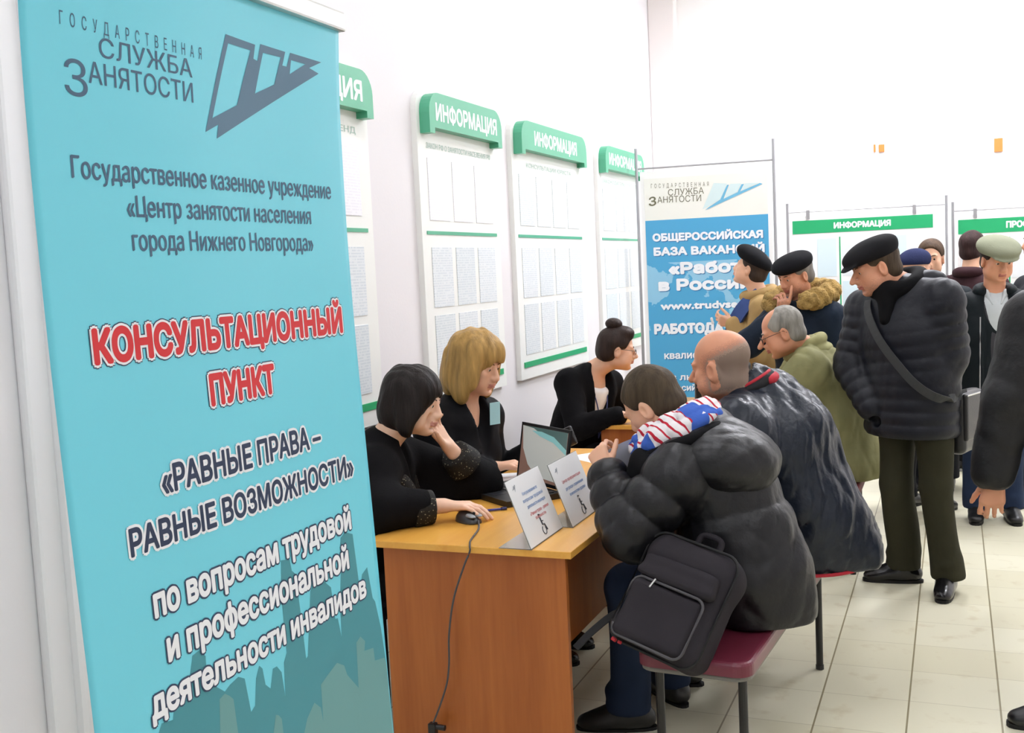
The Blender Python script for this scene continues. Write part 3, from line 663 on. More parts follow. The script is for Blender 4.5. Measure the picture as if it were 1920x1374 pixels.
# ------------------------------------------------------------------ benches and chairs
M_VINYL = mat('burgundy_vinyl', '6c2838', 0.32, 0.5, bump=(40, 0.1, 0.002))
def bench(p0, ang, wid, ln, label, legs):
    d = np.array([math.sin(ang), math.cos(ang)]); n = np.array([-d[1], d[0]])   # n points to -x
    e = empty('bench', (p0[0]+d[0]*ln/2+n[0]*wid/2, p0[1]+d[1]*ln/2+n[1]*wid/2, 0), label, 'bench', 'burgundy benches along the desks')
    P = lambda u, v, z: (p0[0]+d[0]*v+n[0]*u, p0[1]+d[1]*v+n[1]*u, z)
    def slab(name, ins, z0, z1, m, r, dome=0):
        out = rounded_rect(ins, ins, wid-ins, ln-ins, r, 6); k = len(out)
        bm = bmesh.new(); lo = [bm.verts.new(P(u, v, z0)) for u, v in out]; hi = [bm.verts.new(P(u, v, z1)) for u, v in out]
        bm.faces.new(lo); bm.faces.new(hi)
        for i in range(k): bm.faces.new((lo[i], lo[(i+1) % k], hi[(i+1) % k], hi[i]))
        bmesh.ops.recalc_face_normals(bm, faces=bm.faces)
        ed = [x for x in bm.edges if abs(x.verts[0].co.z-x.verts[1].co.z) < 1e-6 and x.verts[0].co.z > z1-1e-6]
        bmesh.ops.bevel(bm, geom=ed, offset=min(0.016, (z1-z0)*0.6), segments=4, affect='EDGES', profile=0.5)
        b = MB(); b.bm(bm); return b.build(name, m, e, smooth=False)
    slab('seat_board', 0.006, 0.405, 0.42, mat('grey_edge_board', '77736c', 0.5), 0.05)
    slab('seat', 0.0, 0.42, 0.462, M_VINYL, 0.05)
    for v in legs:
        for u in (0.045, wid-0.045):
            MB().tube([P(u, v, 0.0), P(u, v, 0.40)], 0.0135, 12).build('leg', M_BLACKM, e)
            MB().tube([P(u, v, 0.0), P(u, v, 0.018)], 0.0155, 12).build('foot_cap', M_BLACK, e)
        MB().tube([P(0.045, v, 0.392), P(wid-0.045, v, 0.392)], 0.012, 10).build('cross_bar', M_BLACKM, e)
    return e
bench((-0.545, 2.965), math.radians(4.2), 0.345, 1.50, 'burgundy vinyl bench carrying the two men in padded jackets', (0.09, 1.24))
bench((-0.44, 5.43), 0.0, 0.36, 0.72, 'burgundy bench under the old man in the olive jacket', (0.12, 0.60))

def office_chair(x, y, label, back=True):
    """plain visitor chair facing +x"""
    e = empty('chair' if back else 'stool', (x, y, 0), label, 'chair' if back else 'stool', 'seats behind the desks')
    fab = mat('black_upholstery', '17171a', 0.8, 0.2)
    MB().box((x-0.22, y-0.23, 0.41), (x+0.22, y+0.23, 0.465), bev=0.02).build('seat', fab, e)
    if back: MB().box((x-0.265, y-0.22, 0.60), (x-0.225, y+0.22, 0.84), bev=0.016).build('backrest', fab, e)
    for sx in (-0.2, 0.2):
        for sy in (-0.2, 0.2): MB().tube([(x+sx, y+sy, 0), (x+sx, y+sy, 0.415)], 0.011, 8).build('leg', M_BLACKM, e)
    for sy in (-0.18, 0.18) if back else (): MB().tube([(x-0.2, y+sy, 0.41), (x-0.245, y+sy, 0.5), (x-0.245, y+sy, 0.8)], 0.010, 8).build('back_post', M_BLACKM, e)
    return e

# ------------------------------------------------------------------ organic surfaces: blended distance fields turned into quads
def V3(*a): return np.array(a, float)
def unit(v): v = np.array(v, float); return v/(np.linalg.norm(v)+1e-12)
class Field:
    def __init__(s, lo, hi, h, fine=()):
        s.ax = []
        for i in range(3):
            c = [lo[i]]
            while c[-1] < hi[i]:
                x = c[-1]; st_ = h
                for (fl, fh, hf) in fine:
                    if fl[i]-h <= x <= fh[i]: st_ = min(st_, hf)
                c.append(x+st_)
            s.ax.append(np.array(c, np.float32))
        s.D = np.full([len(a) for a in s.ax], 0.5, np.float32)
    def win(s, lo, hi):
        sl = []
        for i in range(3):
            a = int(np.searchsorted(s.ax[i], lo[i])); b = int(np.searchsorted(s.ax[i], hi[i]))
            a = max(0, a-1); b = min(len(s.ax[i]), b+1)
            if b-a < 1: return None
            sl.append(slice(a, b))
        return tuple(sl)
    def pts(s, sl, c):
        return (s.ax[0][sl[0]][:, None, None]-np.float32(c[0]), s.ax[1][sl[1]][None, :, None]-np.float32(c[1]), s.ax[2][sl[2]][None, None, :]-np.float32(c[2]))
    def comb(s, sl, d, k, op):
        A = s.D[sl]
        if op == 'u':
            h = np.clip(0.5+0.5*(A-d)/k, 0, 1); s.D[sl] = A+(d-A)*h-k*h*(1-h)
        else:
            d = -d; h = np.clip(0.5+0.5*(d-A)/k, 0, 1); s.D[sl] = A+(d-A)*h+k*h*(1-h)
    def cone(s, a, b, ra, rb, k=0.02, flat=None, puff=None, op='u', mod=None):
        a = np.array(a, float); b = np.array(b, float); R = max(ra, rb)+k+0.03
        sl = s.win(np.minimum(a, b)-R, np.maximum(a, b)+R)
        if sl is None: return s
        X, Y, Z = s.pts(sl, a); ba = (b-a).astype(np.float32); L2 = float(ba@ba)+1e-9; L = math.sqrt(L2)
        t = np.clip((X*ba[0]+Y*ba[1]+Z*ba[2])/L2, 0, 1)
        qx, qy, qz = X-t*ba[0], Y-t*ba[1], Z-t*ba[2]
        if flat is not None:
            u = unit(flat[0]).astype(np.float32); c = (qx*u[0]+qy*u[1]+qz*u[2])*(1/flat[1]-1); qx, qy, qz = qx+c*u[0], qy+c*u[1], qz+c*u[2]
        r = ra+(rb-ra)*t
        if puff:
            pitch, amp, ph = puff; r = r+amp*(np.sqrt(np.abs(np.sin(math.pi*(t*L+ph)/pitch)))-0.8)
        d = np.sqrt(qx*qx+qy*qy+qz*qz)-r
        if flat is not None: d = d*(0.5+0.5*flat[1])
        s.comb(sl, d.astype(np.float32), k, op); return s
    def ell(s, c, r, R=None, k=0.015, op='u'):
        r = np.array(r, float); m = r.max()+k+0.02; sl = s.win(np.array(c)-m, np.array(c)+m)
        if sl is None: return s
        X, Y, Z = s.pts(sl, c)
        if R is None: q = (X/r[0], Y/r[1], Z/r[2])
        else: q = tuple((X*np.float32(R[0, i])+Y*np.float32(R[1, i])+Z*np.float32(R[2, i]))/np.float32(r[i]) for i in range(3))
        k0 = np.sqrt(q[0]**2+q[1]**2+q[2]**2); k1 = np.sqrt((q[0]/r[0])**2+(q[1]/r[1])**2+(q[2]/r[2])**2)+1e-6
        s.comb(sl, (k0*(k0-1)/k1).astype(np.float32), k, op); return s
    def box(s, c, half, R, rd=0.01, k=0.01, op='u'):
        half = np.array(half, float); m = np.linalg.norm(half)+k+0.02; sl = s.win(np.array(c)-m, np.array(c)+m)
        if sl is None: return s
        X, Y, Z = s.pts(sl, c)
        q = [np.abs(X*np.float32(R[0, i])+Y*np.float32(R[1, i])+Z*np.float32(R[2, i]))-np.float32(half[i]-rd) for i in range(3)]
        d = np.sqrt(sum(np.maximum(v, 0)**2 for v in q))+np.minimum(np.maximum(np.maximum(q[0], q[1]), q[2]), 0)-rd
        s.comb(sl, d.astype(np.float32), k, op); return s
    def path(s, pts, r, k=0.01, flat=None, op='u'):
        n = len(pts); rr = r if isinstance(r, (list, tuple)) else [r]*n
        for i in range(n-1): s.cone(pts[i], pts[i+1], rr[i], rr[i+1], k, flat, None, op)
        return s
    def cut(s, p, n, k=0.01):
        """removes everything on the side of the plane the normal points to"""
        n = unit(n); X, Y, Z = s.pts((slice(None),)*3, p)
        s.comb((slice(None),)*3, (-(X*np.float32(n[0])+Y*np.float32(n[1])+Z*np.float32(n[2]))).astype(np.float32), k, 's'); return s
    def noise(s, amp, freq, seed=0, where=None, ridge=False):
        """cloth folds: warped waves added near the surface; freq per metre (scalar or xyz)"""
        rng = np.random.RandomState(seed); m = np.argwhere(np.abs(s.D) < 0.03)
        if len(m) == 0: return s
        P = np.stack([s.ax[i][m[:, i]] for i in range(3)], 1).astype(np.float32)
        if where is not None:
            w_ = where(P)
        Q = P*np.array(freq, np.float32)
        Q = Q+0.5*np.sin(Q[:, [1, 2, 0]]*0.9+rng.rand(3)*6).astype(np.float32)
        v = np.zeros(len(Q), np.float32)
        for i in range(5):
            d = rng.normal(size=3); d = d/np.linalg.norm(d)*(0.7+0.35*i); wv = np.sin(Q@d.astype(np.float32)+rng.rand()*6.28)
            v += (1-2*np.sqrt(np.abs(wv)) if ridge else wv)/(1+0.35*i)
        v *= amp/2.2
        if where is not None: v *= w_
        s.D[m[:, 0], m[:, 1], m[:, 2]] += v
        return s
    def quads(s, it=1):
        D = s.D; ins = D < 0; nx, ny, nz = D.shape
        c = np.zeros((nx-1, ny-1, nz-1), np.int8)
        for i in (0, 1):
            for j in (0, 1):
                for k in (0, 1): c += ins[i:nx-1+i, j:ny-1+j, k:nz-1+k]
        act = np.argwhere((c > 0) & (c < 8)); idx = np.full(c.shape, -1, np.int64); idx[act[:, 0], act[:, 1], act[:, 2]] = np.arange(len(act))
        dv = {}; co = [(i, j, k) for i in (0, 1) for j in (0, 1) for k in (0, 1)]
        for q in co: dv[q] = D[act[:, 0]+q[0], act[:, 1]+q[1], act[:, 2]+q[2]]
        pos = np.zeros((len(act), 3)); cnt = np.zeros(len(act))
        cp = lambda q: np.stack([s.ax[a][act[:, a]+q[a]] for a in range(3)], 1)
        for q in co:
            for a in range(3):
                if q[a]: continue
                p = list(q); p[a] = 1; p = tuple(p); d0, d1 = dv[q], dv[p]; mk_ = (d0 < 0) != (d1 < 0)
                t = np.where(mk_, d0/(d0-d1+1e-12), 0)[:, None]
                pos += np.where(mk_[:, None], cp(q)*(1-t)+cp(p)*t, 0); cnt += mk_
        pos /= cnt[:, None]; F = []
        for a in range(3):
            b, e = (a+1) % 3, (a+2) % 3
            A = [slice(None)]*3; B = [slice(None)]*3; A[a] = slice(0, -1); B[a] = slice(1, None)
            m = ins[tuple(A)] != ins[tuple(B)]; w_ = np.argwhere(m)
            w_ = w_[(w_[:, b] > 0) & (w_[:, e] > 0) & (w_[:, b] < D.shape[b]-1) & (w_[:, e] < D.shape[e]-1)]
            if len(w_) == 0: continue
            fl = ins[w_[:, 0], w_[:, 1], w_[:, 2]]; q = []
            for (ob, oe) in ((-1, -1), (0, -1), (0, 0), (-1, 0)):
                u = w_.copy(); u[:, b] += ob; u[:, e] += oe; q.append(idx[u[:, 0], u[:, 1], u[:, 2]])
            q = np.stack(q, 1); q[~fl] = q[~fl][:, ::-1]; F.append(q)
        F = np.concatenate(F); F = F[(F >= 0).all(1)]
        for _ in range(it):
            E = np.concatenate([F[:, [0, 1]], F[:, [1, 2]], F[:, [2, 3]], F[:, [3, 0]]])
            S_ = np.zeros_like(pos); n = np.zeros(len(pos))
            np.add.at(S_, E[:, 0], pos[E[:, 1]]); np.add.at(S_, E[:, 1], pos[E[:, 0]]); np.add.at(n, E[:, 0], 1); np.add.at(n, E[:, 1], 1)
            ok = n > 0; pos[ok] += 0.5*(S_[ok]/n[ok][:, None]-pos[ok])
        return pos, F
    def build(s, name, mats, parent=None, it=1, fmat=None, label=None):
        v, f = s.quads(it)
        fm = fmat(v[f].mean(1)) if fmat else None
        return mk(name, v, f, mats, parent, True, fm, label=label)

# ------------------------------------------------------------------ people
class HeadFrame:
    """local axes: x forward, y to the person's left, z up; origin between the ears at eye height"""
    def __init__(s, pos, f, u, sc=1.0):
        s.p = np.array(pos, float); f = unit(f); u = np.array(u, float); l = unit(np.cross(u, f)); u = np.cross(f, l); s.R = np.stack([f, l, u], 1); s.s = sc
    def w(s, x, y=None, z=None):
        q = np.array(x if y is None else (x, y, z), float); return s.p+s.R@(q*s.s)
    def loc(s, P): return ((P-s.p)@s.R)/s.s
    def e(s, F, c, r, k=0.012, op='u', rot=None):
        R = s.R if rot is None else s.R@rot
        F.ell(s.w(c), np.array(r)*s.s, R, k*s.s, op)
    def c(s, F, a, b, ra, rb, k=0.01, op='u', flat=None):
        F.cone(s.w(a), s.w(b), ra*s.s, rb*s.s, k*s.s, (s.R@np.array(flat[0], float), flat[1]) if flat else None, None, op)
def rotz(a): c, s = math.cos(a), math.sin(a); return np.array([[c, -s, 0], [s, c, 0], [0, 0, 1.0]])
def roty(a): c, s = math.cos(a), math.sin(a); return np.array([[c, 0, s], [0, 1.0, 0], [-s, 0, c]])
def rotx(a): c, s = math.cos(a), math.sin(a); return np.array([[1.0, 0, 0], [0, c, -s], [0, s, c]])

def sculpt_head(F, H, neck, jaw=1.0, nose=1.0, fat=0.0, neck_r=0.056):
    E = H.e
    E(F, (-0.014, 0, 0.034), (0.098, 0.076, 0.083), 0.01)
    E(F, (0.022, 0, -0.022), (0.066, 0.063, 0.083), 0.02)
    E(F, (0.036, 0, -0.074), (0.05, 0.05*jaw, 0.044), 0.02)
    E(F, (0.066, 0, -0.098), (0.022, 0.026*jaw, 0.019), 0.02)
    for y in (-1, 1):
        E(F, (0.052, 0.04*y, -0.026), (0.028, 0.024, 0.024), 0.018)
        E(F, (0.01, 0.052*y*jaw, -0.062), (0.036, 0.016, 0.03), 0.02)
        if fat: E(F, (0.04, 0.04*y, -0.062), (0.034, 0.026+fat, 0.034), 0.02)
        E(F, (0.075, 0.026*y, 0.019), (0.015, 0.026, 0.010), 0.014)
        E(F, (0.103, 0.031*y, -0.004), (0.021, 0.019, 0.0135), 0.012, 's')
        E(F, (0.0735, 0.031*y, 0.0005), (0.0135, 0.016, 0.0128), 0.006); E(F, (0.0748, 0.031*y, 0.0068), (0.0142, 0.0165, 0.0092), 0.003)   # lids, the upper one lowered
        H.c(F, (0.086, 0.020*y, -0.0015), (0.080, 0.044*y, -0.001), 0.0016, 0.0014, 0.002, 's')   # lid crease
        E(F, (-0.006, 0.078*y, -0.012), (0.022, 0.011, 0.034), 0.006, rot=rotz(0.42*y))
        E(F, (0.001, 0.089*y, -0.008), (0.012, 0.0075, 0.021), 0.005, 's', rot=rotz(0.42*y))
        H.c(F, (0.092, 0.012*y, -0.037), (0.099, 0.010*y, -0.041), 0.008, 0.0085, 0.008)          # nostril wings
        E(F, (0.079, 0.033*y, -0.052), (0.022, 0.008, 0.022), 0.016, 's') if jaw < 0.9 else None
    H.c(F, (0.086, 0, 0.008), (0.108*nose if nose > 1 else 0.106, 0, -0.034), 0.0085, 0.0115*nose, 0.012)
    E(F, (0.083, 0, -0.054), (0.016, 0.02, 0.02), 0.012)
    E(F, (0.0935, 0, -0.0635), (0.0095, 0.021, 0.0055), 0.005)
    E(F, (0.0915, 0, -0.0745), (0.0095, 0.019, 0.0062), 0.005)
    H.c(F, (0.1015, 0, -0.0692), (0.089, 0.022, -0.0695), 0.0017, 0.0017, 0.002, 's'); H.c(F, (0.1015, 0, -0.0692), (0.089, -0.022, -0.0695), 0.0017, 0.0017, 0.002, 's')
    E(F, (0.089, 0, -0.087), (0.012, 0.026, 0.007), 0.008, 's')
    F.cone(H.w(-0.022, 0, -0.055), neck, neck_r*H.s, neck_r*1.08*H.s, 0.03)
def hand(F, wrist, d, palm, thumb, curl=(0.3, 0.4, 0.3), spread=0.06, th=(0.55, 0.3), s=1.0, each=None, k=0.004):
    """five separate fingers; d = wrist to knuckles, palm = way the palm faces, thumb = side the thumb is on"""
    d = unit(d); lat = np.array(thumb, float); lat = unit(lat-d*(lat@d)); n = np.cross(d, lat); n = n if n@np.array(palm, float) > 0 else -n
    w0 = np.array(wrist, float)
    F.cone(w0-d*0.03*s, w0+d*0.012*s, 0.026*s, 0.025*s, 0.012, (n, 0.72))
    for i, (lt, ln, segs, r) in enumerate(((0.031, 0.088, (0.043, 0.026, 0.021), 0.0092), (0.0105, 0.092, (0.047, 0.031, 0.022), 0.0095), (-0.0105, 0.088, (0.043, 0.028, 0.021), 0.009), (-0.030, 0.080, (0.034, 0.021, 0.018), 0.008))):
        kn = w0+(d*ln+lat*lt-n*0.004)*s
        F.cone(w0+(d*0.012+lat*lt*0.45)*s, kn, 0.0145*s, 0.0118*s, 0.014*s)
        cu = each[i] if each else curl; a = 0.0; p = kn
        for j, L in enumerate(segs):
            a += cu[j]; fd = unit(d*math.cos(a)+n*math.sin(a)+lat*spread*lt/0.031)
            q = p+fd*L*s; F.cone(p, q, (r-0.0006*j)*s, (r-0.0006*(j+1))*s, k*s); p = q
    p = w0+(d*0.022+lat*0.022+n*0.008)*s; a = th[0]
    F.cone(w0+d*0.01*s, p, 0.016*s, 0.015*s, 0.014*s)
    td = unit(d*math.cos(a)+lat*math.sin(a)+n*th[1])
    for j, L in enumerate((0.042, 0.033, 0.027)):
        q = p+td*L*s; F.cone(p, q, (0.0125-0.0013*j)*s, (0.0113-0.0013*j)*s, (0.012 if j == 0 else k)*s); p = q
        td = unit(td+d*0.25+n*0.12)
def ik(a, b, la, lb, hint):
    """middle joint of a two-bone limb"""
    a, b = np.array(a, float), np.array(b, float); v = b-a; L = np.linalg.norm(v); u = v/L
    if L >= la+lb-1e-3: return a+u*L*la/(la+lb)
    x = (la*la-lb*lb+L*L)/(2*L); h = math.sqrt(max(0, la*la-x*x)); p = np.array(hint, float); p = unit(p-u*(p@u))
    return a+u*x+p*h
M_SKIN = {}
def skin(tone):
    cols = {'light': ('e3b294', 'c98a7a'), 'pale': ('e8bfa4', 'c98f84'), 'ruddy': ('d79a7a', 'b06a5c'), 'olive': ('d0a080', 'a8705e')}[tone]
    return [mat('skin_'+tone, cols[0], 0.5, 0.35, bump=(180, 0.08, 0.001), var=(14, 0.06), sss=0.12), mat('lips_'+tone, cols[1], 0.45, 0.4), mat('stubble_soft_'+tone, 'd3a389' if tone != 'ruddy' else 'cb9073', 0.55, 0.3, bump=(400, 0.2, 0.001)), mat('stubble_'+tone, 'bd9780' if tone != 'ruddy' else 'b88770', 0.6, 0.3, bump=(400, 0.2, 0.001)), mat('stubble_grey_'+tone, 'a58b7a', 0.65, 0.3, bump=(400, 0.3, 0.001)), mat('stubble_dark_'+tone, '8d7a6c', 0.7, 0.3, bump=(400, 0.3, 0.001))]
M_EYE = [mat('eye_white', 'e6e2de', 0.25, 0.5), mat('iris', '3b3029', 0.15, 0.6)]
def eyeballs(H, e, look=(1, 0, -0.25)):
    for y in (1, -1):
        c = H.w(0.0761, 0.031*y, 0.0); m = MB(); fd = unit(H.R@np.array(look, float)); a = unit(np.cross(fd, H.R[:, 2])); b = np.cross(a, fd); r = 0.0113*H.s
        v = []; f = []; mi = []; nu, nv = 14, 10
        for j in range(nv+1):
            t = math.pi*j/nv
            for i in range(nu): p = 2*math.pi*i/nu; v.append(c+r*(fd*math.cos(t)+math.sin(t)*(a*math.cos(p)+b*math.sin(p))))
        for j in range(nv):
            for i in range(nu): f.append((j*nu+i, (j+1)*nu+i, (j+1)*nu+(i+1) % nu, j*nu+(i+1) % nu)); mi.append(1 if j < 2 else 0)
        mk('eye', v, f, M_EYE, e, True, mi)
def brows(H, e, col, th=0.0028, drop=0.0):
    m = mat('brow_hair_'+col, col, 0.8, 0.2)
    for y in (1, -1):
        P = [H.w(0.0905, 0.014*y, 0.0185-drop), H.w(0.0915, 0.026*y, 0.0225-drop), H.w(0.085, 0.038*y, 0.0225-drop), H.w(0.0725, 0.049*y, 0.016-drop)]
        MB().tube(smooth_path(P, 4), [th*H.s*q for q in np.concatenate([np.linspace(0.8, 1.1, 6), np.linspace(1.1, 0.4, 7)])], 6).build('eyebrow', m, e, smooth=True)
def bounds(P, pad):
    P = np.array(P, float); return P.min(0)-pad, P.max(0)+pad
class Person:
    def __init__(s, loc, label, group=None):
        s.e = empty('person', loc, label, 'person', group); s.J = {}
    def body(s, H, tone='light', hs=0.0045, jaw=1.0, nose=1.0, fat=0.0, hands=((None), (None)), stub=False, hand_h=0.0045, lipc=True, neck_r=0.056, look=None, coarse=0.015, girth=1.0, scalp=None):
        """one continuous skin surface from the head to the feet"""
        J = s.J; s.H = H; P = [v for v in J.values()]
        lo, hi = bounds(P+[H.w(0.16, 0, 0), H.w(-0.14, 0, 0.14), H.w(0, 0, 0.14)], 0.19)
        lo[2] = min(J['anL'][2], J['anR'][2])-0.1
        hp = [H.w(x, y, z) for x in (-0.11, 0.13) for y in (-0.1, 0.1) for z in (-0.125, 0.12)]; fine = [(*bounds(hp, 0.004), hs)]
        for sd, hd in zip('LR', hands):
            if hd and hd.get('fine', True):
                c = J['wr'+sd]+unit(hd['d'])*0.085*hd.get('s', 1); fine.append((c-0.10, c+0.10, hand_h))
        F = Field(lo, hi, coarse, fine); g = girth
        bf = s.bf
        up = unit(J['nk']-J['pl'])
        F.cone(J['pl'], J['pl']+(J['nk']-J['pl'])*0.45, 0.135*g, 0.12*g, 0.04, (bf, 0.68)); F.cone(J['pl']+(J['nk']-J['pl'])*0.45, J['nk']-up*0.12, 0.125*g, 0.135*g, 0.04, (bf, 0.68))
        F.cone(J['nk']-up*0.10, J['nk'], 0.10, 0.055, 0.04, (bf, 0.8))
        for sd in 'LR':
            F.cone(J['nk']-up*0.03, J['sh'+sd], 0.045, 0.05, 0.04)
            F.cone(J['sh'+sd], J['el'+sd], 0.048, 0.038, 0.02); F.cone(J['el'+sd], J['wr'+sd], 0.039, 0.0265, 0.015)
            F.cone(J['hp'+sd], J['kn'+sd], 0.078*g, 0.052, 0.03); F.cone(J['kn'+sd], J['an'+sd], 0.054, 0.036, 0.02)
            m_ = J['kn'+sd]+(J['an'+sd]-J['kn'+sd])*0.3; F.ell(m_, (0.055, 0.055, 0.09), None, 0.03)
            F.cone(J['an'+sd]-V3(0, 0, 0.052), J['an'+sd]+J['to'+sd]*0.13-V3(0, 0, 0.066), 0.028, 0.018, 0.015)
        for sd, hd in zip('LR', hands):
            if hd: hand(F, J['wr'+sd], **{k: v for k, v in hd.items() if k != 'fine'})
        sculpt_head(F, H, J['nk']+up*0.015, jaw, nose, fat, neck_r)
        def fm(C):
            q = H.loc(C); r = np.zeros(len(C), int)
            lip = (np.abs(q[:, 1]) < 0.0215) & (q[:, 0] > 0.082) & (((q[:, 2] > -0.0795) & (q[:, 2] < -0.0595)))
            rnd = np.random.RandomState(5).rand(len(q)); sst = lambda a, b, x: np.clip((x-a)/(b-a), 0, 1)
            if stub:   # beard shadow fading out over the cheeks and the neck
                g = sst(-0.035, -0.075, q[:, 2])*sst(-0.15, -0.115, q[:, 2])*sst(-0.03, 0.01, q[:, 0])*(np.abs(q[:, 1]) < 0.085)
                n = np.floor(g*1.6+rnd*0.95).astype(int); r = np.where(n > 0, 1+n, 0)
            if scalp is not None:   # cropped hair round a bald crown
                g = scalp(q, sst); n = np.floor(g*4.0+rnd*0.95).astype(int); r = np.where(n > 0, np.minimum(1+n, 5), r)
            r[lip] = 1
            return r
        b = F.build('body', skin(tone), s.e, 1, fm)
        eyeballs(H, s.e, look or (1, 0, -0.3))
        return b
    def field(s, keys, pad, h, extra=()):
        P = [s.J[k] for k in keys]+[np.array(q, float) for q in extra]; lo, hi = bounds(P, pad); return Field(lo, hi, h)
    def shoes(s, col='161518', rough=0.25, sole=True, sc=1.0):
        m = mat('shoe_'+col, col, rough, 0.5); ms_ = mat('shoe_sole', '0e0e0f', 0.6)
        for sd in 'LR':
            a = s.J['an'+sd].copy(); t = unit(s.J['to'+sd]*V3(1, 1, 0)); g = a[2]-0.095*sc
            n = V3(-t[1], t[0], 0)
            A = V3(a[0], a[1], g)
            F = Field(*bounds([A-t*0.12, A+t*0.24, A+n*0.07, A-n*0.07, A+V3(0, 0, 0.14)], 0.03), 0.007)
            F.cone(A-t*0.045*sc+V3(0, 0, 0.045), A+t*0.02+V3(0, 0, 0.045), 0.038*sc, 0.042*sc, 0.02); F.cone(A+t*0.02+V3(0, 0, 0.04), A+t*0.155*sc+V3(0, 0, 0.028), 0.046*sc, 0.040*sc, 0.02, (V3(0, 0, 1), 0.72))
            F.cone(A-t*0.02+V3(0, 0, 0.06), A-t*0.005+V3(0, 0, 0.125), 0.045, 0.046, 0.02); F.cone(A+t*0.015+V3(0, 0, 0.082), A+t*0.12*sc+V3(0, 0, 0.036), 0.042, 0.036, 0.025)
            F.cut(A+V3(0, 0, 0.010), (0, 0, -1), 0.004)
            o = F.build('shoe', m, s.e)
            k = [(A-t*(0.088-0.0)*sc+n*0, 0.03)]
            out = []
            for i in range(22):
                q = 2*math.pi*i/22; ca, sa = math.cos(q), math.sin(q)
                rx = 0.142*sc; cx = 0.056*sc; wd = (0.040+0.005*ca)*sc
                p = A+t*(cx+rx*math.copysign(abs(ca)**0.8, ca))+n*wd*math.copysign(abs(sa)**0.75, sa); out.append((p[0], p[1]))
            MB().prism(out, 'z', g, g+0.015).build('sole', ms_, o)
    def trousers(s, m, w=1.0, fold=0.006, low=0.05, h=0.009, seat=0.155, top=0.10, flatb=0.72):
        J = s.J; F = s.field(('plx', 'knL', 'knR', 'anL', 'anR', 'hpL', 'hpR') if 'plx' in J else ('pl', 'knL', 'knR', 'anL', 'anR', 'hpL', 'hpR'), 0.2, h)
        up = unit(J['nk']-J['pl'])
        F.cone(J['pl']-V3(0, 0, 0.02), J['pl']+up*top, seat, seat*0.93, 0.03, (s.bf, flatb))
        for sd in 'LR':
            F.cone(J['hp'+sd], J['kn'+sd], 0.095*w, 0.074*w, 0.035); e = J['an'+sd]-unit(J['an'+sd]-J['kn'+sd])*(-0.0)+V3(0, 0, low-0.06)
            F.cone(J['kn'+sd], e, 0.072*w, 0.068*w, 0.02); F.cone(e+V3(0, 0, 0.07), e+J['to'+sd]*0.028, 0.055*w, 0.058*w, 0.03); F.ell(e+J['to'+sd]*0.035+V3(0, 0, 0.06), (0.05, 0.05, 0.022), None, 0.03)
            F.cut(e-unit(J['an'+sd]-J['kn'+sd])*0.0, unit(J['an'+sd]-J['kn'+sd])) if False else None
        zc = min(J['anL'][2], J['anR'][2])+low-0.075
        F.noise(fold, (16, 16, 9), 3)
        F.cut(V3(0, 0, max(zc, 0.035)), (0, 0, -1), 0.004)
        return F.build('trousers', m, s.e)
    def feet_default(s):
        for sd in 'LR':
            s.J.setdefault('to'+sd, unit(s.bf))

# ------------------------------------------------------------------ clothing helpers
def setup(p, nk, pl, bf, shw=0.175, drop=0.06, hipw=0.09):
    J = p.J; J['nk'] = np.array(nk, float); J['pl'] = np.array(pl, float); p.bf = unit(bf)
    up = unit(J['nk']-J['pl']); p.up = up; p.lf = unit(np.cross(up, p.bf)); p.bf = unit(np.cross(p.lf, up))
    for sd, k in (('L', 1), ('R', -1)):
        J['sh'+sd] = J['nk']-up*drop+p.lf*shw*k; J['hp'+sd] = J['pl']+p.lf*hipw*k
def arm(p, sd, wr, hint, el=None, la=0.29, lb=0.255):
    J = p.J; J['wr'+sd] = np.array(wr, float); J['el'+sd] = np.array(el, float) if el is not None else ik(J['sh'+sd], J['wr'+sd], la, lb, hint)
def leg(p, sd, an, hint, toe, la=0.43, lb=0.41, kn=None):
    J = p.J; J['an'+sd] = np.array(an, float); J['kn'+sd] = np.array(kn, float) if kn is not None else ik(J['hp'+sd], J['an'+sd], la, lb, hint); J['to'+sd] = unit(toe)
def fabric(name, c, rough=0.75, b=(90, 0.25, 0.002), sheen=0.0, spec=0.12): return mat(name, c, rough, spec, bump=b, var=(6, 0.10), sheen=sheen)
def nylon(name, c, rough=0.42, b=(26, 0.5, 0.006)): return mat(name, c, rough, 0.36, bump=b, var=(5, 0.10))
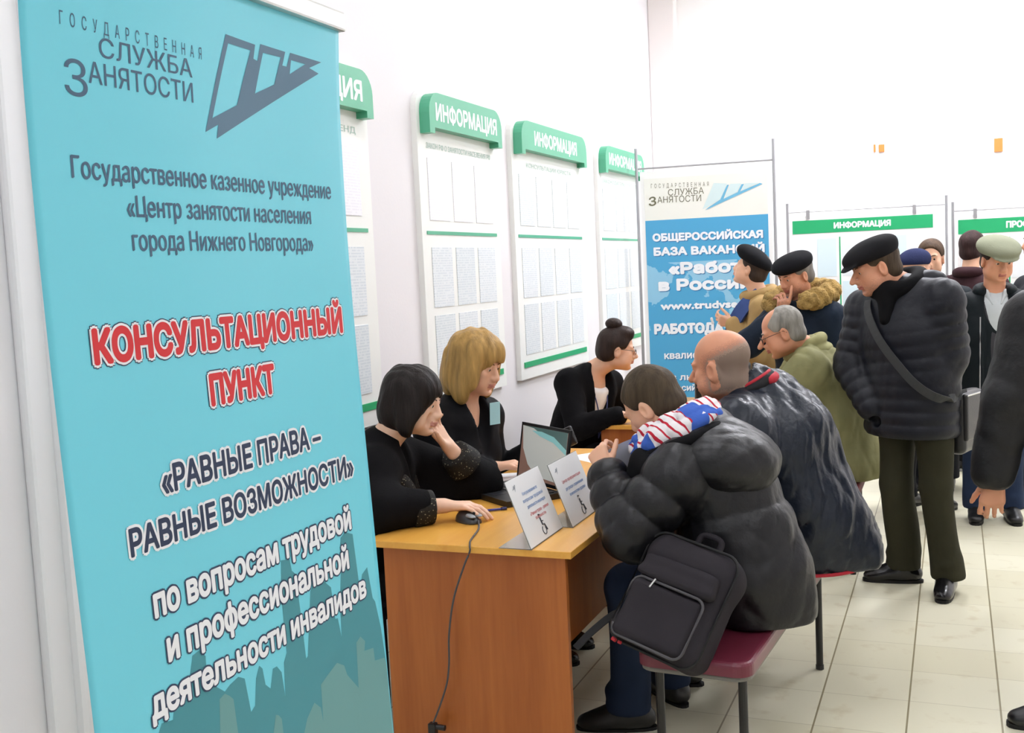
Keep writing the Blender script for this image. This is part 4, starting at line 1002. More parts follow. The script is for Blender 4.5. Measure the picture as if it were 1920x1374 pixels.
def jacket(p, m, spine, sl, h=0.009, ratio=0.72, puff=None, spuff=None, sh_r=0.085, fold=0.006, cutf=None, hem=None, name='jacket', seed=1, collar=None, extra=None, keys=(), pad=0.56, ridge=False):
    """spine = [(point, half width)], sl = sleeve radii at shoulder, elbow, cuff and how far the cuff stays from the wrist"""
    J = p.J; F = p.field(('nk', 'shL', 'shR', 'elL', 'elR', 'wrL', 'wrR')+tuple(keys), pad*0.62, h, [q for q, _ in spine])
    ph = 0.0
    for (a, ra), (b, rb) in zip(spine[:-1], spine[1:]):
        F.cone(a, b, ra, rb, 0.03, (p.bf, ratio), (puff[0], puff[1], ph) if puff else None); ph += np.linalg.norm(np.array(b)-np.array(a))
    for sd in 'LR':
        F.cone(J['nk']-p.up*0.055, J['sh'+sd], sh_r*0.95, sh_r, 0.05, (p.bf, 0.9))
    for sd in 'LR':
        s_ = sl if not isinstance(sl, dict) else sl[sd]
        if s_ is None: continue
        pf = lambda o: (spuff[0], spuff[1], o) if spuff else None
        L1 = np.linalg.norm(J['el'+sd]-J['sh'+sd]); d = unit(J['wr'+sd]-J['el'+sd])
        F.cone(J['sh'+sd], J['el'+sd], s_[0], s_[1], 0.025, None, pf(0)); F.cone(J['el'+sd], J['wr'+sd]-d*s_[3], s_[1], s_[2], 0.02, None, pf(L1))
    if extra: extra(F)
    if fold: F.noise(fold, (15, 15, 11), seed, ridge=ridge); F.noise(fold*0.5, (31, 31, 20), seed+1, ridge=True)
    for sd in 'LR':
        s_ = sl if not isinstance(sl, dict) else sl[sd]
        if s_ is None: continue
        d = unit(J['wr'+sd]-J['el'+sd]); c = J['wr'+sd]-d*(s_[3]-s_[2]*0.55)
        F.ell(c+d*0.04, (0.034, 0.034, 0.034), None, 0.006, 's')
    if cutf: cutf(F)
    if hem is not None: F.cut(hem[0], hem[1], 0.006)
    return F.build(name, m, p.e, 1)
def hair_part(H, e, m, fn, h=0.005, name='hair', nz=0.003, freq=(70, 70, 14), seed=2, it=1):
    F = Field(*bounds([H.w(x, y, z) for x in (-0.17, 0.17) for y in (-0.15, 0.15) for z in (-0.27, 0.2)], 0.01), h); fn(F, H)
    if nz: F.noise(nz, freq, seed)
    return F.build(name, m, e, it)
def hairmat(name, c, rough=0.5): return mat(name, c, rough, 0.22, bump=(130, 0.7, 0.004, (1, 1, 0.12)), var=(40, 0.35, (1, 1, 0.15)))
def short_hair(F, H, top=0.012, side=0.007, front=0.062, low=-0.05):
    E = H.e
    E(F, (-0.018, 0, 0.036), (0.098+side, 0.076+side, 0.083+top), 0.01)
    E(F, (-0.05, 0, -0.03), (0.068, 0.066+side, 0.06), 0.02)
    E(F, (0.095, 0, -0.03), (0.085, 0.095, 0.105), 0.012, 's')               # face
    F.cut(H.w(-0.02, 0, low), H.R@unit((0.25, 0, -1)), 0.004)
    for y in (-1, 1):
        E(F, (0.002, 0.088*y, -0.018), (0.03, 0.03, 0.036), 0.006, 's')      # ears stay free
        E(F, (0.042, 0.083*y, -0.03), (0.038, 0.03, 0.05), 0.006, 's')
def flat_cap(H, e, m, wide=1.0, tilt=0.12, brim=True, high=1.0, name='flat_cap', h=0.005):
    F = Field(*bounds([H.w(x, y, z) for x in (-0.17, 0.2) for y in (-0.16, 0.16) for z in (-0.03, 0.17)], 0.01), h)
    R = roty(tilt)
    H.e(F, (0.0, 0, 0.072), (0.128*wide, 0.104*wide, 0.056*high), 0.02, rot=R)
    H.e(F, (-0.02, 0, 0.052), (0.107, 0.088, 0.052), 0.02, rot=R)
    F.cut(H.w(0.0, 0, 0.034), H.R@unit((-tilt*0.4, 0, -1)), 0.006)
    if brim: H.e(F, (0.1, 0, 0.038), (0.052, 0.076, 0.0085), 0.012, rot=roty(tilt+0.22))
    F.noise(0.003, 22, 5)
    return F.build(name, m, e, 1)
def ribbon(mb, pts, wd, normal_fn, th=0.004, mi=0):
    """flat strap following pts"""
    P = [np.array(q, float) for q in pts]; n = len(P); v = []
    for i in range(n):
        d = unit(P[min(i+1, n-1)]-P[max(i-1, 0)]); nn = unit(np.array(normal_fn(P[i]) if callable(normal_fn) else normal_fn, float)); w_ = unit(np.cross(d, nn)); nn = np.cross(w_, d)
        v += [P[i]-w_*wd/2, P[i]+w_*wd/2, P[i]+w_*wd/2+nn*th, P[i]-w_*wd/2+nn*th]
    f = [(0, 1, 2, 3), (4*n-1, 4*n-2, 4*n-3, 4*n-4)]
    for i in range(n-1):
        a = 4*i; b = a+4
        for k in range(4): f.append((a+k, b+k, b+(k+1) % 4, a+(k+1) % 4))
    return mb.add(v, f, mi)
def glasses(H, e, col='3a3531'):
    g = MB(); m = mat('spectacle_frame', col, 0.3, 0.5, 0.4)
    for y in (1, -1):
        ring = [H.w(0.104+0.002*math.cos(t)-0.006*abs(math.sin(t) if False else 0), (0.032+0.021*math.cos(t))*y, -0.006+0.0145*math.sin(t)) for t in np.linspace(0, 2*math.pi, 17)]
        g.tube(ring, 0.0014*H.s, 6); g.tube([H.w(0.103, 0.053*y, 0.0), H.w(0.06, 0.076*y, 0.004), H.w(-0.004, 0.083*y, 0.006), H.w(-0.018, 0.083*y, -0.008)], 0.0015*H.s, 6)
    g.tube([H.w(0.104, 0.011, -0.003), H.w(0.109, 0, 0.001), H.w(0.104, -0.011, -0.003)], 0.0013*H.s, 6)
    return g.build('glasses', m, e, smooth=True)
def mirror(q): return q
SUITW = fabric('white_blouse', 'e9e7e6', 0.6, (120, 0.2, 0.001))

# ------------------------------------------------------------------ 1: woman in the shawl
office_chair(-2.06, 3.40, 'black chair under the dark-haired woman in the shawl')
office_chair(-2.08, 4.08, 'black chair under the blonde woman')
office_chair(-2.06, 5.85, 'black stool under the woman with the hair bun', False)
def woman_shawl():
    p = Person((-2.03, 3.4, 0), 'dark-haired woman in black shawl, cheek resting on her hand, using the mouse')
    setup(p, (-1.945, 3.40, 0.985), (-2.04, 3.39, 0.52), (0.93, 0.34, -0.1), 0.165); J = p.J
    H = HeadFrame(at(777, 752, y=3.44), (0.985, 0.12, -0.20), (0.16, 0.10, 1), 0.98)
    wrR = at(832, 948, z=0.805); arm(p, 'R', wrR, (-0.2, -0.6, -1), el=(-1.83, 3.13, 0.815))
    wrL = at(842, 838, y=3.57); arm(p, 'L', wrL, (0, 1, -1), el=(-1.70, 3.72, 0.80))
    leg(p, 'L', (-1.62, 3.55, 0.09), (1, 0, 1), (1, 0, 0)); leg(p, 'R', (-1.60, 3.36, 0.09), (1, 0, 1), (1, 0, 0))
    face = H.w(0.03, 0.062, -0.06)
    p.body(H, 'pale', 0.0045, 0.88, 0.9, 0.004, hands=(
        dict(d=unit(face+V3(0, 0, 0.03)-wrL), palm=H.w(0.02, 0, -0.04)-wrL, thumb=H.R@V3(0.3, -0.3, -0.8), curl=(0.25, 0.55, 0.5), spread=0.03, s=0.92),
        dict(d=unit(at(885, 950, z=0.80)-wrR), palm=(0, 0, -1), thumb=(-0.3, 0.9, 0), curl=(0.28, 0.35, 0.2), spread=0.08, s=0.95)))
    brows(H, p.e, '4a3b34', 0.0018)
    hm = hairmat('black_brown_hair', '1a1310')
    def hair(F, H):
        E = H.e
        E(F, (-0.016, 0, 0.04), (0.117, 0.099, 0.097), 0.02)
        E(F, (-0.05, 0, -0.035), (0.085, 0.098, 0.105), 0.03)
        for y in (-1, 1): E(F, (0.012, 0.075*y, -0.03), (0.058, 0.03, 0.098), 0.02, rot=rotx(0.1*y))
        E(F, (0.108, 0, -0.058), (0.072, 0.066, 0.098), 0.012, 's')
        E(F, (0.075, -0.05, -0.11), (0.05, 0.05, 0.07), 0.02, 's'); E(F, (0.075, 0.05, -0.11), (0.05, 0.05, 0.07), 0.02, 's')
        E(F, (-0.02, 0, -0.20), (0.12, 0.12, 0.07), 0.02, 's')
    hair_part(H, p.e, hm, hair, 0.0045, nz=0.006, freq=(100, 100, 12))
    m = fabric('black_knit', '0d0c0e', 0.85, (160, 0.5, 0.003))
    up, lf, bf, nk = p.up, p.lf, p.bf, J['nk']
    # white blouse, then the shawl
    F = p.field(('nk', 'pl'), 0.2, 0.009); F.cone(J['pl'], nk-up*0.10, 0.135, 0.145, 0.03, (bf, 0.72)); F.cone(nk-up*0.12, nk-up*0.01, 0.12, 0.068, 0.03, (bf, 0.85)); F.cut(nk+bf*0.03-up*0.0, unit(up+bf*0.9)); F.build('blouse', SUITW, p.e)
    F = p.field(('nk', 'pl', 'shL', 'shR', 'elL', 'elR', 'wrL', 'wrR'), 0.24, 0.008)
    F.cone(J['pl']-up*0.02, J['pl']+up*0.22, 0.20, 0.185, 0.03, (bf, 0.75)); F.cone(J['pl']+up*0.22, nk-up*0.09, 0.185, 0.16, 0.03, (bf, 0.8)); F.cone(nk-up*0.09, nk-up*0.0, 0.13, 0.078, 0.05, (bf, 0.9))
    for sd in 'LR':
        F.cone(nk-up*0.04, J['sh'+sd], 0.07, 0.085, 0.05)
        d = unit(J['wr'+sd]-J['el'+sd])
        F.cone(J['sh'+sd], J['el'+sd], 0.098, 0.085, 0.05); F.cone(J['el'+sd], J['wr'+sd]-d*0.075, 0.085, 0.058, 0.04)
        F.cone(J['pl']+up*0.15+lf*(0.10 if sd == 'L' else -0.10), J['el'+sd]+V3(-0.04, 0, 0.0), 0.12, 0.08, 0.06)
        F.ell(J['wr'+sd]-d*0.02, (0.048, 0.048, 0.048), None, 0.01, 's')
    F.noise(0.012, (11, 11, 9), 4, ridge=False)
    F.cone(nk+bf*0.11+up*0.02, nk+bf*0.19-up*0.20, 0.052, 0.012, 0.02, None, None, 's')
    F.cut(V3(0, 0, 0.42), (0, 0, -1))
    # keep the table free
    F.box((-1.2, 3.6, 0.60), (0.575, 0.62, 0.149), np.eye(3), 0.002, 0.004, 's')
    sh = F.build('shawl', m, p.e, 1)
    lm = mat('black_lace', '1b1a17', 0.7, 0.3, bump=(220, 0.8, 0.004)); N, L = nodes_of(lm); b = N['Principled BSDF']
    tc = N.new('ShaderNodeTexCoord'); vo = N.new('ShaderNodeTexVoronoi'); vo.inputs['Scale'].default_value = 95; L.new(tc.outputs['Object'], vo.inputs['Vector'])
    L.new(mix_node(N, L, math_node(N, L, 'LESS_THAN', vo.outputs['Distance'], 0.20), lin('1b1a17'), lin('8d8a74')), b.inputs['Base Color'])
    for sd in 'LR':
        d = unit(J['wr'+sd]-J['el'+sd]); c = J['wr'+sd]-d*0.06
        F = Field(*bounds([c-d*0.1, c+d*0.08], 0.09), 0.006)
        F.cone(c-d*0.06, c+d*0.012, 0.076, 0.064, 0.01); F.noise(0.006, 30, 8); F.cut(c-d*0.055, -d); F.cut(c+d*0.022, d); F.ell(c+d*0.07, (0.055, 0.055, 0.055), None, 0.01, 's'); F.box((-1.2, 3.6, 0.60), (0.575, 0.62, 0.149), np.eye(3), 0.002, 0.004, 's')
        F.build('lace_cuff', lm, sh)
    for k in (-1, 1):
        F = p.field(('nk', 'pl'), 0.3, 0.007)
        pts = [nk+lf*0.075*k+up*0.012, nk+bf*0.085+lf*0.085*k-up*0.06, nk+bf*0.145+lf*0.06*k-up*0.15, nk+bf*0.158+lf*0.04*k-up*0.26, nk+bf*0.158+lf*0.04*k-up*0.36]
        F.path(smooth_path(pts, 4), 0.026, 0.02, (bf, 0.5)); F.noise(0.006, 34, 9); F.build('lace_trim', lm, sh)
    p.trousers(fabric('black_trousers', '0e0e10'), 1.0)
    p.shoes('121213')
woman_shawl()

# ------------------------------------------------------------------ 2: blonde woman in the black suit jacket
def woman_blonde():
    p = Person((-2.02, 4.08, 0), 'blonde woman in black suit jacket with a pale blue name badge')
    setup(p, (-1.925, 4.07, 1.045), (-2.05, 4.07, 0.53), (0.96, -0.22, -0.1), 0.18); J = p.J
    H = HeadFrame(at(893, 682, y=4.06), (0.97, -0.12, -0.25), (0.2, 0.0, 1), 1.03)
    wrR = at(925, 876, z=0.80); arm(p, 'R', wrR, (-0.3, -0.6, -1), la=0.3, lb=0.26)
    wrL = at(1003, 838, y=4.32); arm(p, 'L', wrL, (-0.2, 0.3, -1), la=0.3, lb=0.26)
    leg(p, 'L', (-1.62, 4.2, 0.09), (1, 0, 1), (1, 0, 0)); leg(p, 'R', (-1.62, 4.0, 0.09), (1, 0, 1), (1, 0, 0))
    hl = at(1066, 842, y=4.30)
    p.body(H, 'light', 0.0045, 0.92, 1.0, 0.006, hands=(
        dict(d=unit(hl-wrL), palm=(0.2, -0.8, 0.3), thumb=(0, -0.2, 1), curl=(0.55, 0.75, 0.5), spread=0.04, s=0.95),
        dict(d=unit(at(995, 868, z=0.815)-wrR), palm=(0.1, 0.2, -1), thumb=(-0.3, 0.9, 0.1), curl=(0.35, 0.6, 0.4), spread=0.03, s=0.97)), girth=1.1)
    brows(H, p.e, '7a5a3a', 0.0024)
    hm = hairmat('blonde_hair', 'a8854c')
    def hair(F, H):
        E = H.e
        E(F, (-0.014, 0, 0.042), (0.122, 0.105, 0.104), 0.02)
        E(F, (-0.052, 0, -0.05), (0.085, 0.105, 0.125), 0.03)
        for y in (-1, 1): E(F, (0.012, 0.083*y, -0.04), (0.06, 0.034, 0.115), 0.02, rot=rotx(0.12*y))
        E(F, (0.112, 0.01, -0.052), (0.074, 0.068, 0.085), 0.014, 's')
        E(F, (0.085, -0.05, -0.13), (0.05, 0.05, 0.08), 0.02, 's'); E(F, (0.085, 0.05, -0.13), (0.05, 0.05, 0.08), 0.02, 's')
        E(F, (-0.02, 0, -0.235), (0.15, 0.15, 0.07), 0.03, 's')
    hair_part(H, p.e, hm, hair, 0.0045, nz=0.008, freq=(75, 75, 11), seed=6)
    up, lf, bf, nk = p.up, p.lf, p.bf, J['nk']
    F = p.field(('nk', 'pl'), 0.22, 0.009); F.cone(J['pl'], nk-up*0.12, 0.15, 0.165, 0.03, (bf, 0.74)); F.cut(nk-up*0.10, unit(up+bf*0.55)); F.build('blouse', SUITW, p.e)
    m = fabric('black_suiting', '0e0e11', 0.7, (200, 0.15, 0.001))
    def bust(F):
        for k in (-1, 1): F.ell(nk+bf*0.085+lf*0.075*k-up*0.19, (0.085, 0.085, 0.085), None, 0.05)
    def vcut(F):
        F.cone(nk+bf*0.10+up*0.03, nk+bf*0.20-up*0.20, 0.062, 0.006, 0.012, None, None, 's'); F.cone(nk+bf*0.02+up*0.05, nk+bf*0.10+up*0.03, 0.06, 0.06, 0.01, None, None, 's')
        F.box((-1.2, 3.9, 0.60), (0.575, 0.9, 0.149), np.eye(3), 0.002, 0.004, 's')
    jk = jacket(p, m, [(J['pl']-up*0.02, 0.20), (J['pl']+up*0.2, 0.175), (nk-up*0.12, 0.19)], (0.078, 0.066, 0.05, 0.03), 0.008, 0.78, sh_r=0.082, fold=0.007, extra=bust, cutf=vcut, seed=11)
    for k in (-1, 1):
        F = p.field(('nk', 'pl'), 0.25, 0.006)
        F.path([nk+lf*0.07*k+up*0.015-bf*0.02, nk+bf*0.088+lf*0.075*k-up*0.05, nk+bf*0.150+lf*0.045*k-up*0.15, nk+bf*0.176+lf*0.006*k-up*0.24], [0.02, 0.034, 0.028, 0.010], 0.015, (unit(bf+up*0.5), 0.42))
        F.build('lapel', m, jk)
    MB().tube([nk+bf*0.176-up*0.30, nk+bf*0.186-up*0.30], 0.009, 12).build('button', M_BLACK, jk)
    # name badge on her left breast
    c = at(924, 774, y=4.11); n = unit(bf*0.9+V3(0.1, -0.3, 0.15)); u = unit(np.cross(V3(0, 0, 1), n)); v = np.cross(n, u)
    bm_ = MB(); q = [c+u*a*0.027+v*b*0.047+n*o for o in (0.013, 0.0155) for a, b in ((-1, -1), (1, -1), (1, 1), (-1, 1))]
    bm_.add(q, [(0, 3, 2, 1), (4, 5, 6, 7), (0, 1, 5, 4), (1, 2, 6, 5), (2, 3, 7, 6), (3, 0, 4, 7)]); bm_.build('name_badge', mat('pale_blue_card', 'a9d9e2', 0.35, 0.4), jk)
    d = unit(J['wrL']-J['elL']); MB().tube([J['wrL']-d*0.02, J['wrL']+d*0.012], 0.031, 16).build('bracelet', mat('pale_gold', 'cbb37c', 0.35, 0.5, 0.4), p.e)
    p.trousers(fabric('black_trousers', '0e0e10'), 1.05); p.shoes('121213')
    # small black device in her left hand
    hp_ = at(1068, 818, y=4.31); u = unit(V3(0.75, -0.2, 0.35)); v = V3(0, 0, 1); v = unit(v-u*(v@u)); n = np.cross(u, v)
    F = Field(hp_-0.09, hp_+0.09, 0.005); F.box(hp_, (0.026, 0.042, 0.010), np.stack([u, v, n], 1), 0.006, 0.004); 
    o = F.build('card_reader', M_BLACK, None); tag(o, 'small black hand-held device in the blonde woman\'s far hand', 'device')
woman_blonde()

# ------------------------------------------------------------------ 3: woman with the hair bun
def woman_bun():
    p = Person((-2.0, 5.86, 0), 'woman with high dark hair bun, glasses and black cardigan at the second desk')
    setup(p, (-1.93, 5.85, 1.0), (-2.06, 5.85, 0.52), (0.9, -0.42, -0.1), 0.175); J = p.J
    H = HeadFrame(at(1158, 655, y=5.87), (0.93, 0.36, -0.12), (0.1, 0.05, 1), 0.97)
    wrR = at(1163, 778, z=0.80); arm(p, 'R', wrR, (-0.2, -0.6, -1)); arm(p, 'L', (-1.66, 6.0, 0.80), (-0.2, 0.6, -1))
    leg(p, 'L', (-1.6, 5.98, 0.09), (1, 0, 1), (1, 0, 0)); leg(p, 'R', (-1.6, 5.78, 0.09), (1, 0, 1), (1, 0, 0))
    p.body(H, 'light', 0.0055, 0.92, 1.05, 0.003, hands=(dict(d=(0.9, -0.3, -0.05), palm=(0, 0, -1), thumb=(0.3, -0.9, 0), curl=(0.3, 0.5, 0.3), s=0.93), dict(d=(0.9, 0.35, -0.05), palm=(0, 0, -1), thumb=(-0.3, 0.9, 0), curl=(0.3, 0.5, 0.3), s=0.93)), hand_h=0.0055)
    brows(H, p.e, '2b211c', 0.0024); glasses(H, p.e)
    hm = hairmat('dark_brown_hair', '2e211c')
    def hair(F, H):
        E = H.e
        short_hair(F, H, 0.022, 0.012, low=-0.06)
        E(F, (0.03, 0, 0.10), (0.062, 0.07, 0.042), 0.02); E(F, (-0.085, 0, -0.01), (0.045, 0.07, 0.06), 0.02)
    hair_part(H, p.e, hm, hair, 0.005, nz=0.003)
    def bun(F, H): H.e(F, (-0.035, 0, 0.148), (0.052, 0.05, 0.036), 0.02); H.e(F, (-0.03, 0, 0.12), (0.035, 0.035, 0.03), 0.02)
    hair_part(H, p.e, hm, bun, 0.005, 'hair_bun', 0.003)
    up, lf, bf, nk = p.up, p.lf, p.bf, J['nk']
    F = p.field(('nk', 'pl'), 0.22, 0.010); F.cone(J['pl'], nk-up*0.10, 0.14, 0.15, 0.03, (bf, 0.74)); F.cone(nk-up*0.12, nk-up*0.03, 0.13, 0.075, 0.03, (bf, 0.8)); F.cut(nk-up*0.03+bf*0.03, unit(up+bf*0.6)); F.build('blouse', SUITW, p.e)
    m = fabric('black_knit', '0d0c0e')
    def vcut(F): F.cone(nk+bf*0.10+up*0.05, nk+bf*0.20-up*0.38, 0.085, 0.04, 0.015, None, None, 's'); F.box((-1.2, 6.5, 0.60), (0.63, 0.97, 0.149), np.eye(3), 0.002, 0.004, 's')
    jacket(p, m, [(J['pl']-up*0.06, 0.22), (J['pl']+up*0.2, 0.185), (nk-up*0.12, 0.18)], (0.08, 0.068, 0.048, 0.02), 0.010, 0.80, sh_r=0.08, fold=0.008, cutf=vcut, seed=13, name='cardigan')
    g = MB()
    for k in (-1, 1): g.tube(smooth_path([nk+lf*0.062*k+up*0.012, nk+bf*0.085+lf*0.06*k-up*0.07, nk+bf*0.145+lf*0.03*k-up*0.2, nk+bf*0.155-up*0.34], 5), 0.0035, 6)
    g.build('lanyard', mat('navy_cord', '3d4470', 0.6), p.e)
    p.trousers(fabric('black_trousers', '0e0e10'), 1.15); p.shoes('121213')
woman_bun()

# ------------------------------------------------------------------ 4: visitor in the black padded jacket on the near bench
M_PUFF = nylon('black_quilted_nylon', '18181b', 0.40)
M_JEANS = fabric('blue_jeans', '222d42', 0.8, (220, 0.3, 0.001))
def man_puffer():
    p = Person((-0.66, 3.42, 0), 'short-haired visitor in black padded jacket bent over the near desk, striped scarf at the nape')
    setup(p, (-0.815, 3.46, 1.02), (-0.64, 3.42, 0.575), (-0.92, 0.0, -0.3), 0.165); J = p.J
    H = HeadFrame(at(1221, 757, y=3.47), (-0.80, 0.16, -0.56), (-0.52, 0.0, 0.85), 0.97)
    wrL = at(1134, 886, y=3.315); J['shL'] = V3(-0.80, 3.28, 0.955); J['shR'] = V3(-0.83, 3.62, 0.96)
    arm(p, 'L', wrL, (0, 0, -1), el=at(1180, 1002, y=3.19)); arm(p, 'R', (-1.14, 3.66, 0.80), (0, 0, -1), el=(-0.95, 3.72, 0.80))
    leg(p, 'L', at(1185, 1318, z=0.09), (-1, 0, 1), (-0.9, -0.25, 0), kn=at(1180, 1100, y=3.37)); leg(p, 'R', at(1262, 1268, z=0.09), (-1, 0, 1), (-0.6, 0.6, 0), kn=(-1.0, 3.60, 0.57))
    tip = at(1122, 850, y=3.35)
    p.body(H, 'light', 0.0045, 0.95, 1.0, 0.0, hands=(
        dict(d=unit(tip-wrL), palm=V3(-0.2, 1, 0.1), thumb=V3(0.5, 0.1, 0.6), curl=(0.9, 0.9, 0.5), spread=0.03, s=0.93, each=[(0.75, 0.8, 0.4), (0.9, 0.9, 0.5), (1.0, 0.9, 0.5), (1.1, 0.9, 0.5)]),
        dict(d=(-0.95, 0, 0.0), palm=(0, 0, -1), thumb=(0, -1, 0), curl=(0.3, 0.4, 0.3))), hand_h=0.0045)
    brows(H, p.e, '4a3a2c')
    hm = hairmat('short_brown_hair', '463b2d', 0.65)
    hair_part(H, p.e, hm, lambda F, H: short_hair(F, H, 0.013, 0.008, low=-0.075), 0.0045, nz=0.0025, freq=(90, 90, 30))
    up, lf, bf, nk = p.up, p.lf, p.bf, J['nk']
    def ex(F):
        F.cone(V3(-0.61, 3.40, 0.60), V3(-0.585, 3.40, 0.52), 0.185, 0.175, 0.05)
    sp = [(V3(-0.62, 3.42, 0.54), 0.18), (V3(-0.66, 3.42, 0.74), 0.178), (V3(-0.71, 3.44, 0.92), 0.175), (V3(-0.765, 3.455, 1.00), 0.14)]
    def cut_(F): F.box((-1.43, 3.6, 0.60), (0.352, 0.9, 0.149), np.eye(3), 0.002, 0.004, 's')
    jk = jacket(p, M_PUFF, sp, (0.100, 0.084, 0.066, 0.02), 0.007, 0.95, (0.130, 0.030), (0.092, 0.020), sh_r=0.10, fold=0.012, extra=ex, cutf=cut_, hem=(V3(0, 0, 0.468), (0, 0, -1)), seed=21, name='padded_jacket')
    # hood lying on the back, with its rim standing round the neck
    F = Field(*bounds([nk], 0.44), 0.006)
    hc = V3(-0.685, 3.42, 0.985)
    Rh = np.stack([unit(V3(1, -0.1, -0.35)), unit(V3(0.1, 1, 0)), unit(np.cross(V3(1, -0.1, -0.35), V3(0.1, 1, 0)))], 1)
    F.ell(hc, (0.17, 0.20, 0.115), Rh, 0.012); F.ell(hc+V3(-0.07, -0.03, 0.0), (0.11, 0.165, 0.085), Rh, 0.03); F.noise(0.006, 24, 30, ridge=True)
    F.noise(0.012, (16, 16, 16), 31)
    F.ell(nk+up*0.10+bf*0.05, (0.115, 0.11, 0.10), None, 0.015, 's'); F.ell(H.p, (0.11, 0.10, 0.115), None, 0.01, 's')
    hood = F.build('hood', M_PUFF, jk)
    F = Field(*bounds([nk], 0.32), 0.006)
    ring = [V3(-0.935, 3.31, 0.975), V3(-0.88, 3.27, 1.005), V3(-0.79, 3.265, 1.04), V3(-0.715, 3.33, 1.07), V3(-0.69, 3.44, 1.08), V3(-0.72, 3.56, 1.07), V3(-0.81, 3.61, 1.04), V3(-0.92, 3.59, 0.99)]
    F.path(smooth_path(ring, 4), 0.022, 0.012); F.noise(0.005, 30, 32); F.build('hood_rim', fabric('black_lining', '0f0f11', 0.8), hood)
    F = Field(*bounds([nk], 0.34), 0.007)
    for a, b in zip(ring[:4], ring[1:5]): F.cone(a-V3(0, 0, 0.045), b-V3(0, 0, 0.05), 0.045, 0.045, 0.03)
    F.cone(V3(-0.93, 3.31, 0.975), V3(-0.955, 3.36, 0.86), 0.045, 0.05, 0.03); F.cone(V3(-0.92, 3.58, 0.98), V3(-0.95, 3.50, 0.86), 0.05, 0.05, 0.03); F.cone(V3(-0.955, 3.36, 0.86), V3(-0.91, 3.36, 0.80), 0.055, 0.07, 0.03); F.noise(0.006, 22, 33)
    F.build('collar', MATS['black_lining'], jk)
    # scarf
    sm = mat('striped_scarf', 'e6e2e4', 0.85, 0.2, bump=(150, 0.4, 0.002)); N, L = nodes_of(sm); b = N['Principled BSDF']
    tc = N.new('ShaderNodeTexCoord'); wv = N.new('ShaderNodeTexWave'); wv.inputs['Scale'].default_value = 13; wv.inputs['Distortion'].default_value = 3.0; wv.bands_direction = 'DIAGONAL'; L.new(tc.outputs['Object'], wv.inputs['Vector'])
    vo = N.new('ShaderNodeTexVoronoi'); vo.inputs['Scale'].default_value = 17; L.new(tc.outputs['Object'], vo.inputs['Vector'])
    sx = N.new('ShaderNodeSeparateColor'); L.new(vo.outputs['Color'], sx.inputs[0])
    c1 = mix_node(N, L, math_node(N, L, 'GREATER_THAN', wv.outputs['Fac'], 0.84), lin('e6e2e4'), lin('b8283a'))
    L.new(mix_node(N, L, math_node(N, L, 'GREATER_THAN', sx.outputs[0], 0.84), c1, lin('3f62b8')), b.inputs['Base Color'])
    F = Field(*bounds([nk], 0.26), 0.006)
    F.path(smooth_path([V3(-0.95, 3.42, 1.00), V3(-0.90, 3.35, 1.03), V3(-0.835, 3.345, 1.06), V3(-0.775, 3.38, 1.09), V3(-0.755, 3.45, 1.105), V3(-0.775, 3.53, 1.09), V3(-0.85, 3.56, 1.055), V3(-0.94, 3.51, 1.01)], 4), 0.034, 0.02); F.noise(0.022, (34, 34, 34), 34, ridge=True)
    F.ell(H.p-V3(0, 0, 0.0), (0.085, 0.075, 0.10), None, 0.01, 's')
    F.build('scarf', sm, p.e)
    p.trousers(M_JEANS, 1.0, 0.008, h=0.008); p.shoes('1a1918', 0.4)
    # letter held up in the left hand
    a, b_, c, d = at(1126, 852, y=3.36), at(1186, 822, y=3.43), at(1196, 872, y=3.47), at(1158, 893, y=3.40)
    v = []; f = []; n = 6
    for o in (0, 1):
        for j in range(n+1):
            for i in range(n+1):
                s_, t_ = i/n, j/n; q = (a*(1-s_)+b_*s_)*(1-t_)+(d*(1-s_)+c*s_)*t_; q = q+V3(-0.0, 0.03, 0.008)*math.sin(math.pi*s_)*0.5+V3(0, 0.0006*o, 0); v.append(q)
    k = (n+1)**2
    for j in range(n):
        for i in range(n): z_ = j*(n+1)+i; f += [(z_, z_+1, z_+n+2, z_+n+1), (k+z_, k+z_+n+1, k+z_+n+2, k+z_+1)]
    tag(mk('letter', v, f, mat('bluish_paper', 'd3dbe8', 0.6), smooth=True), 'bluish sheet of paper held up by the visitor in the black padded jacket', 'paper')
man_puffer()

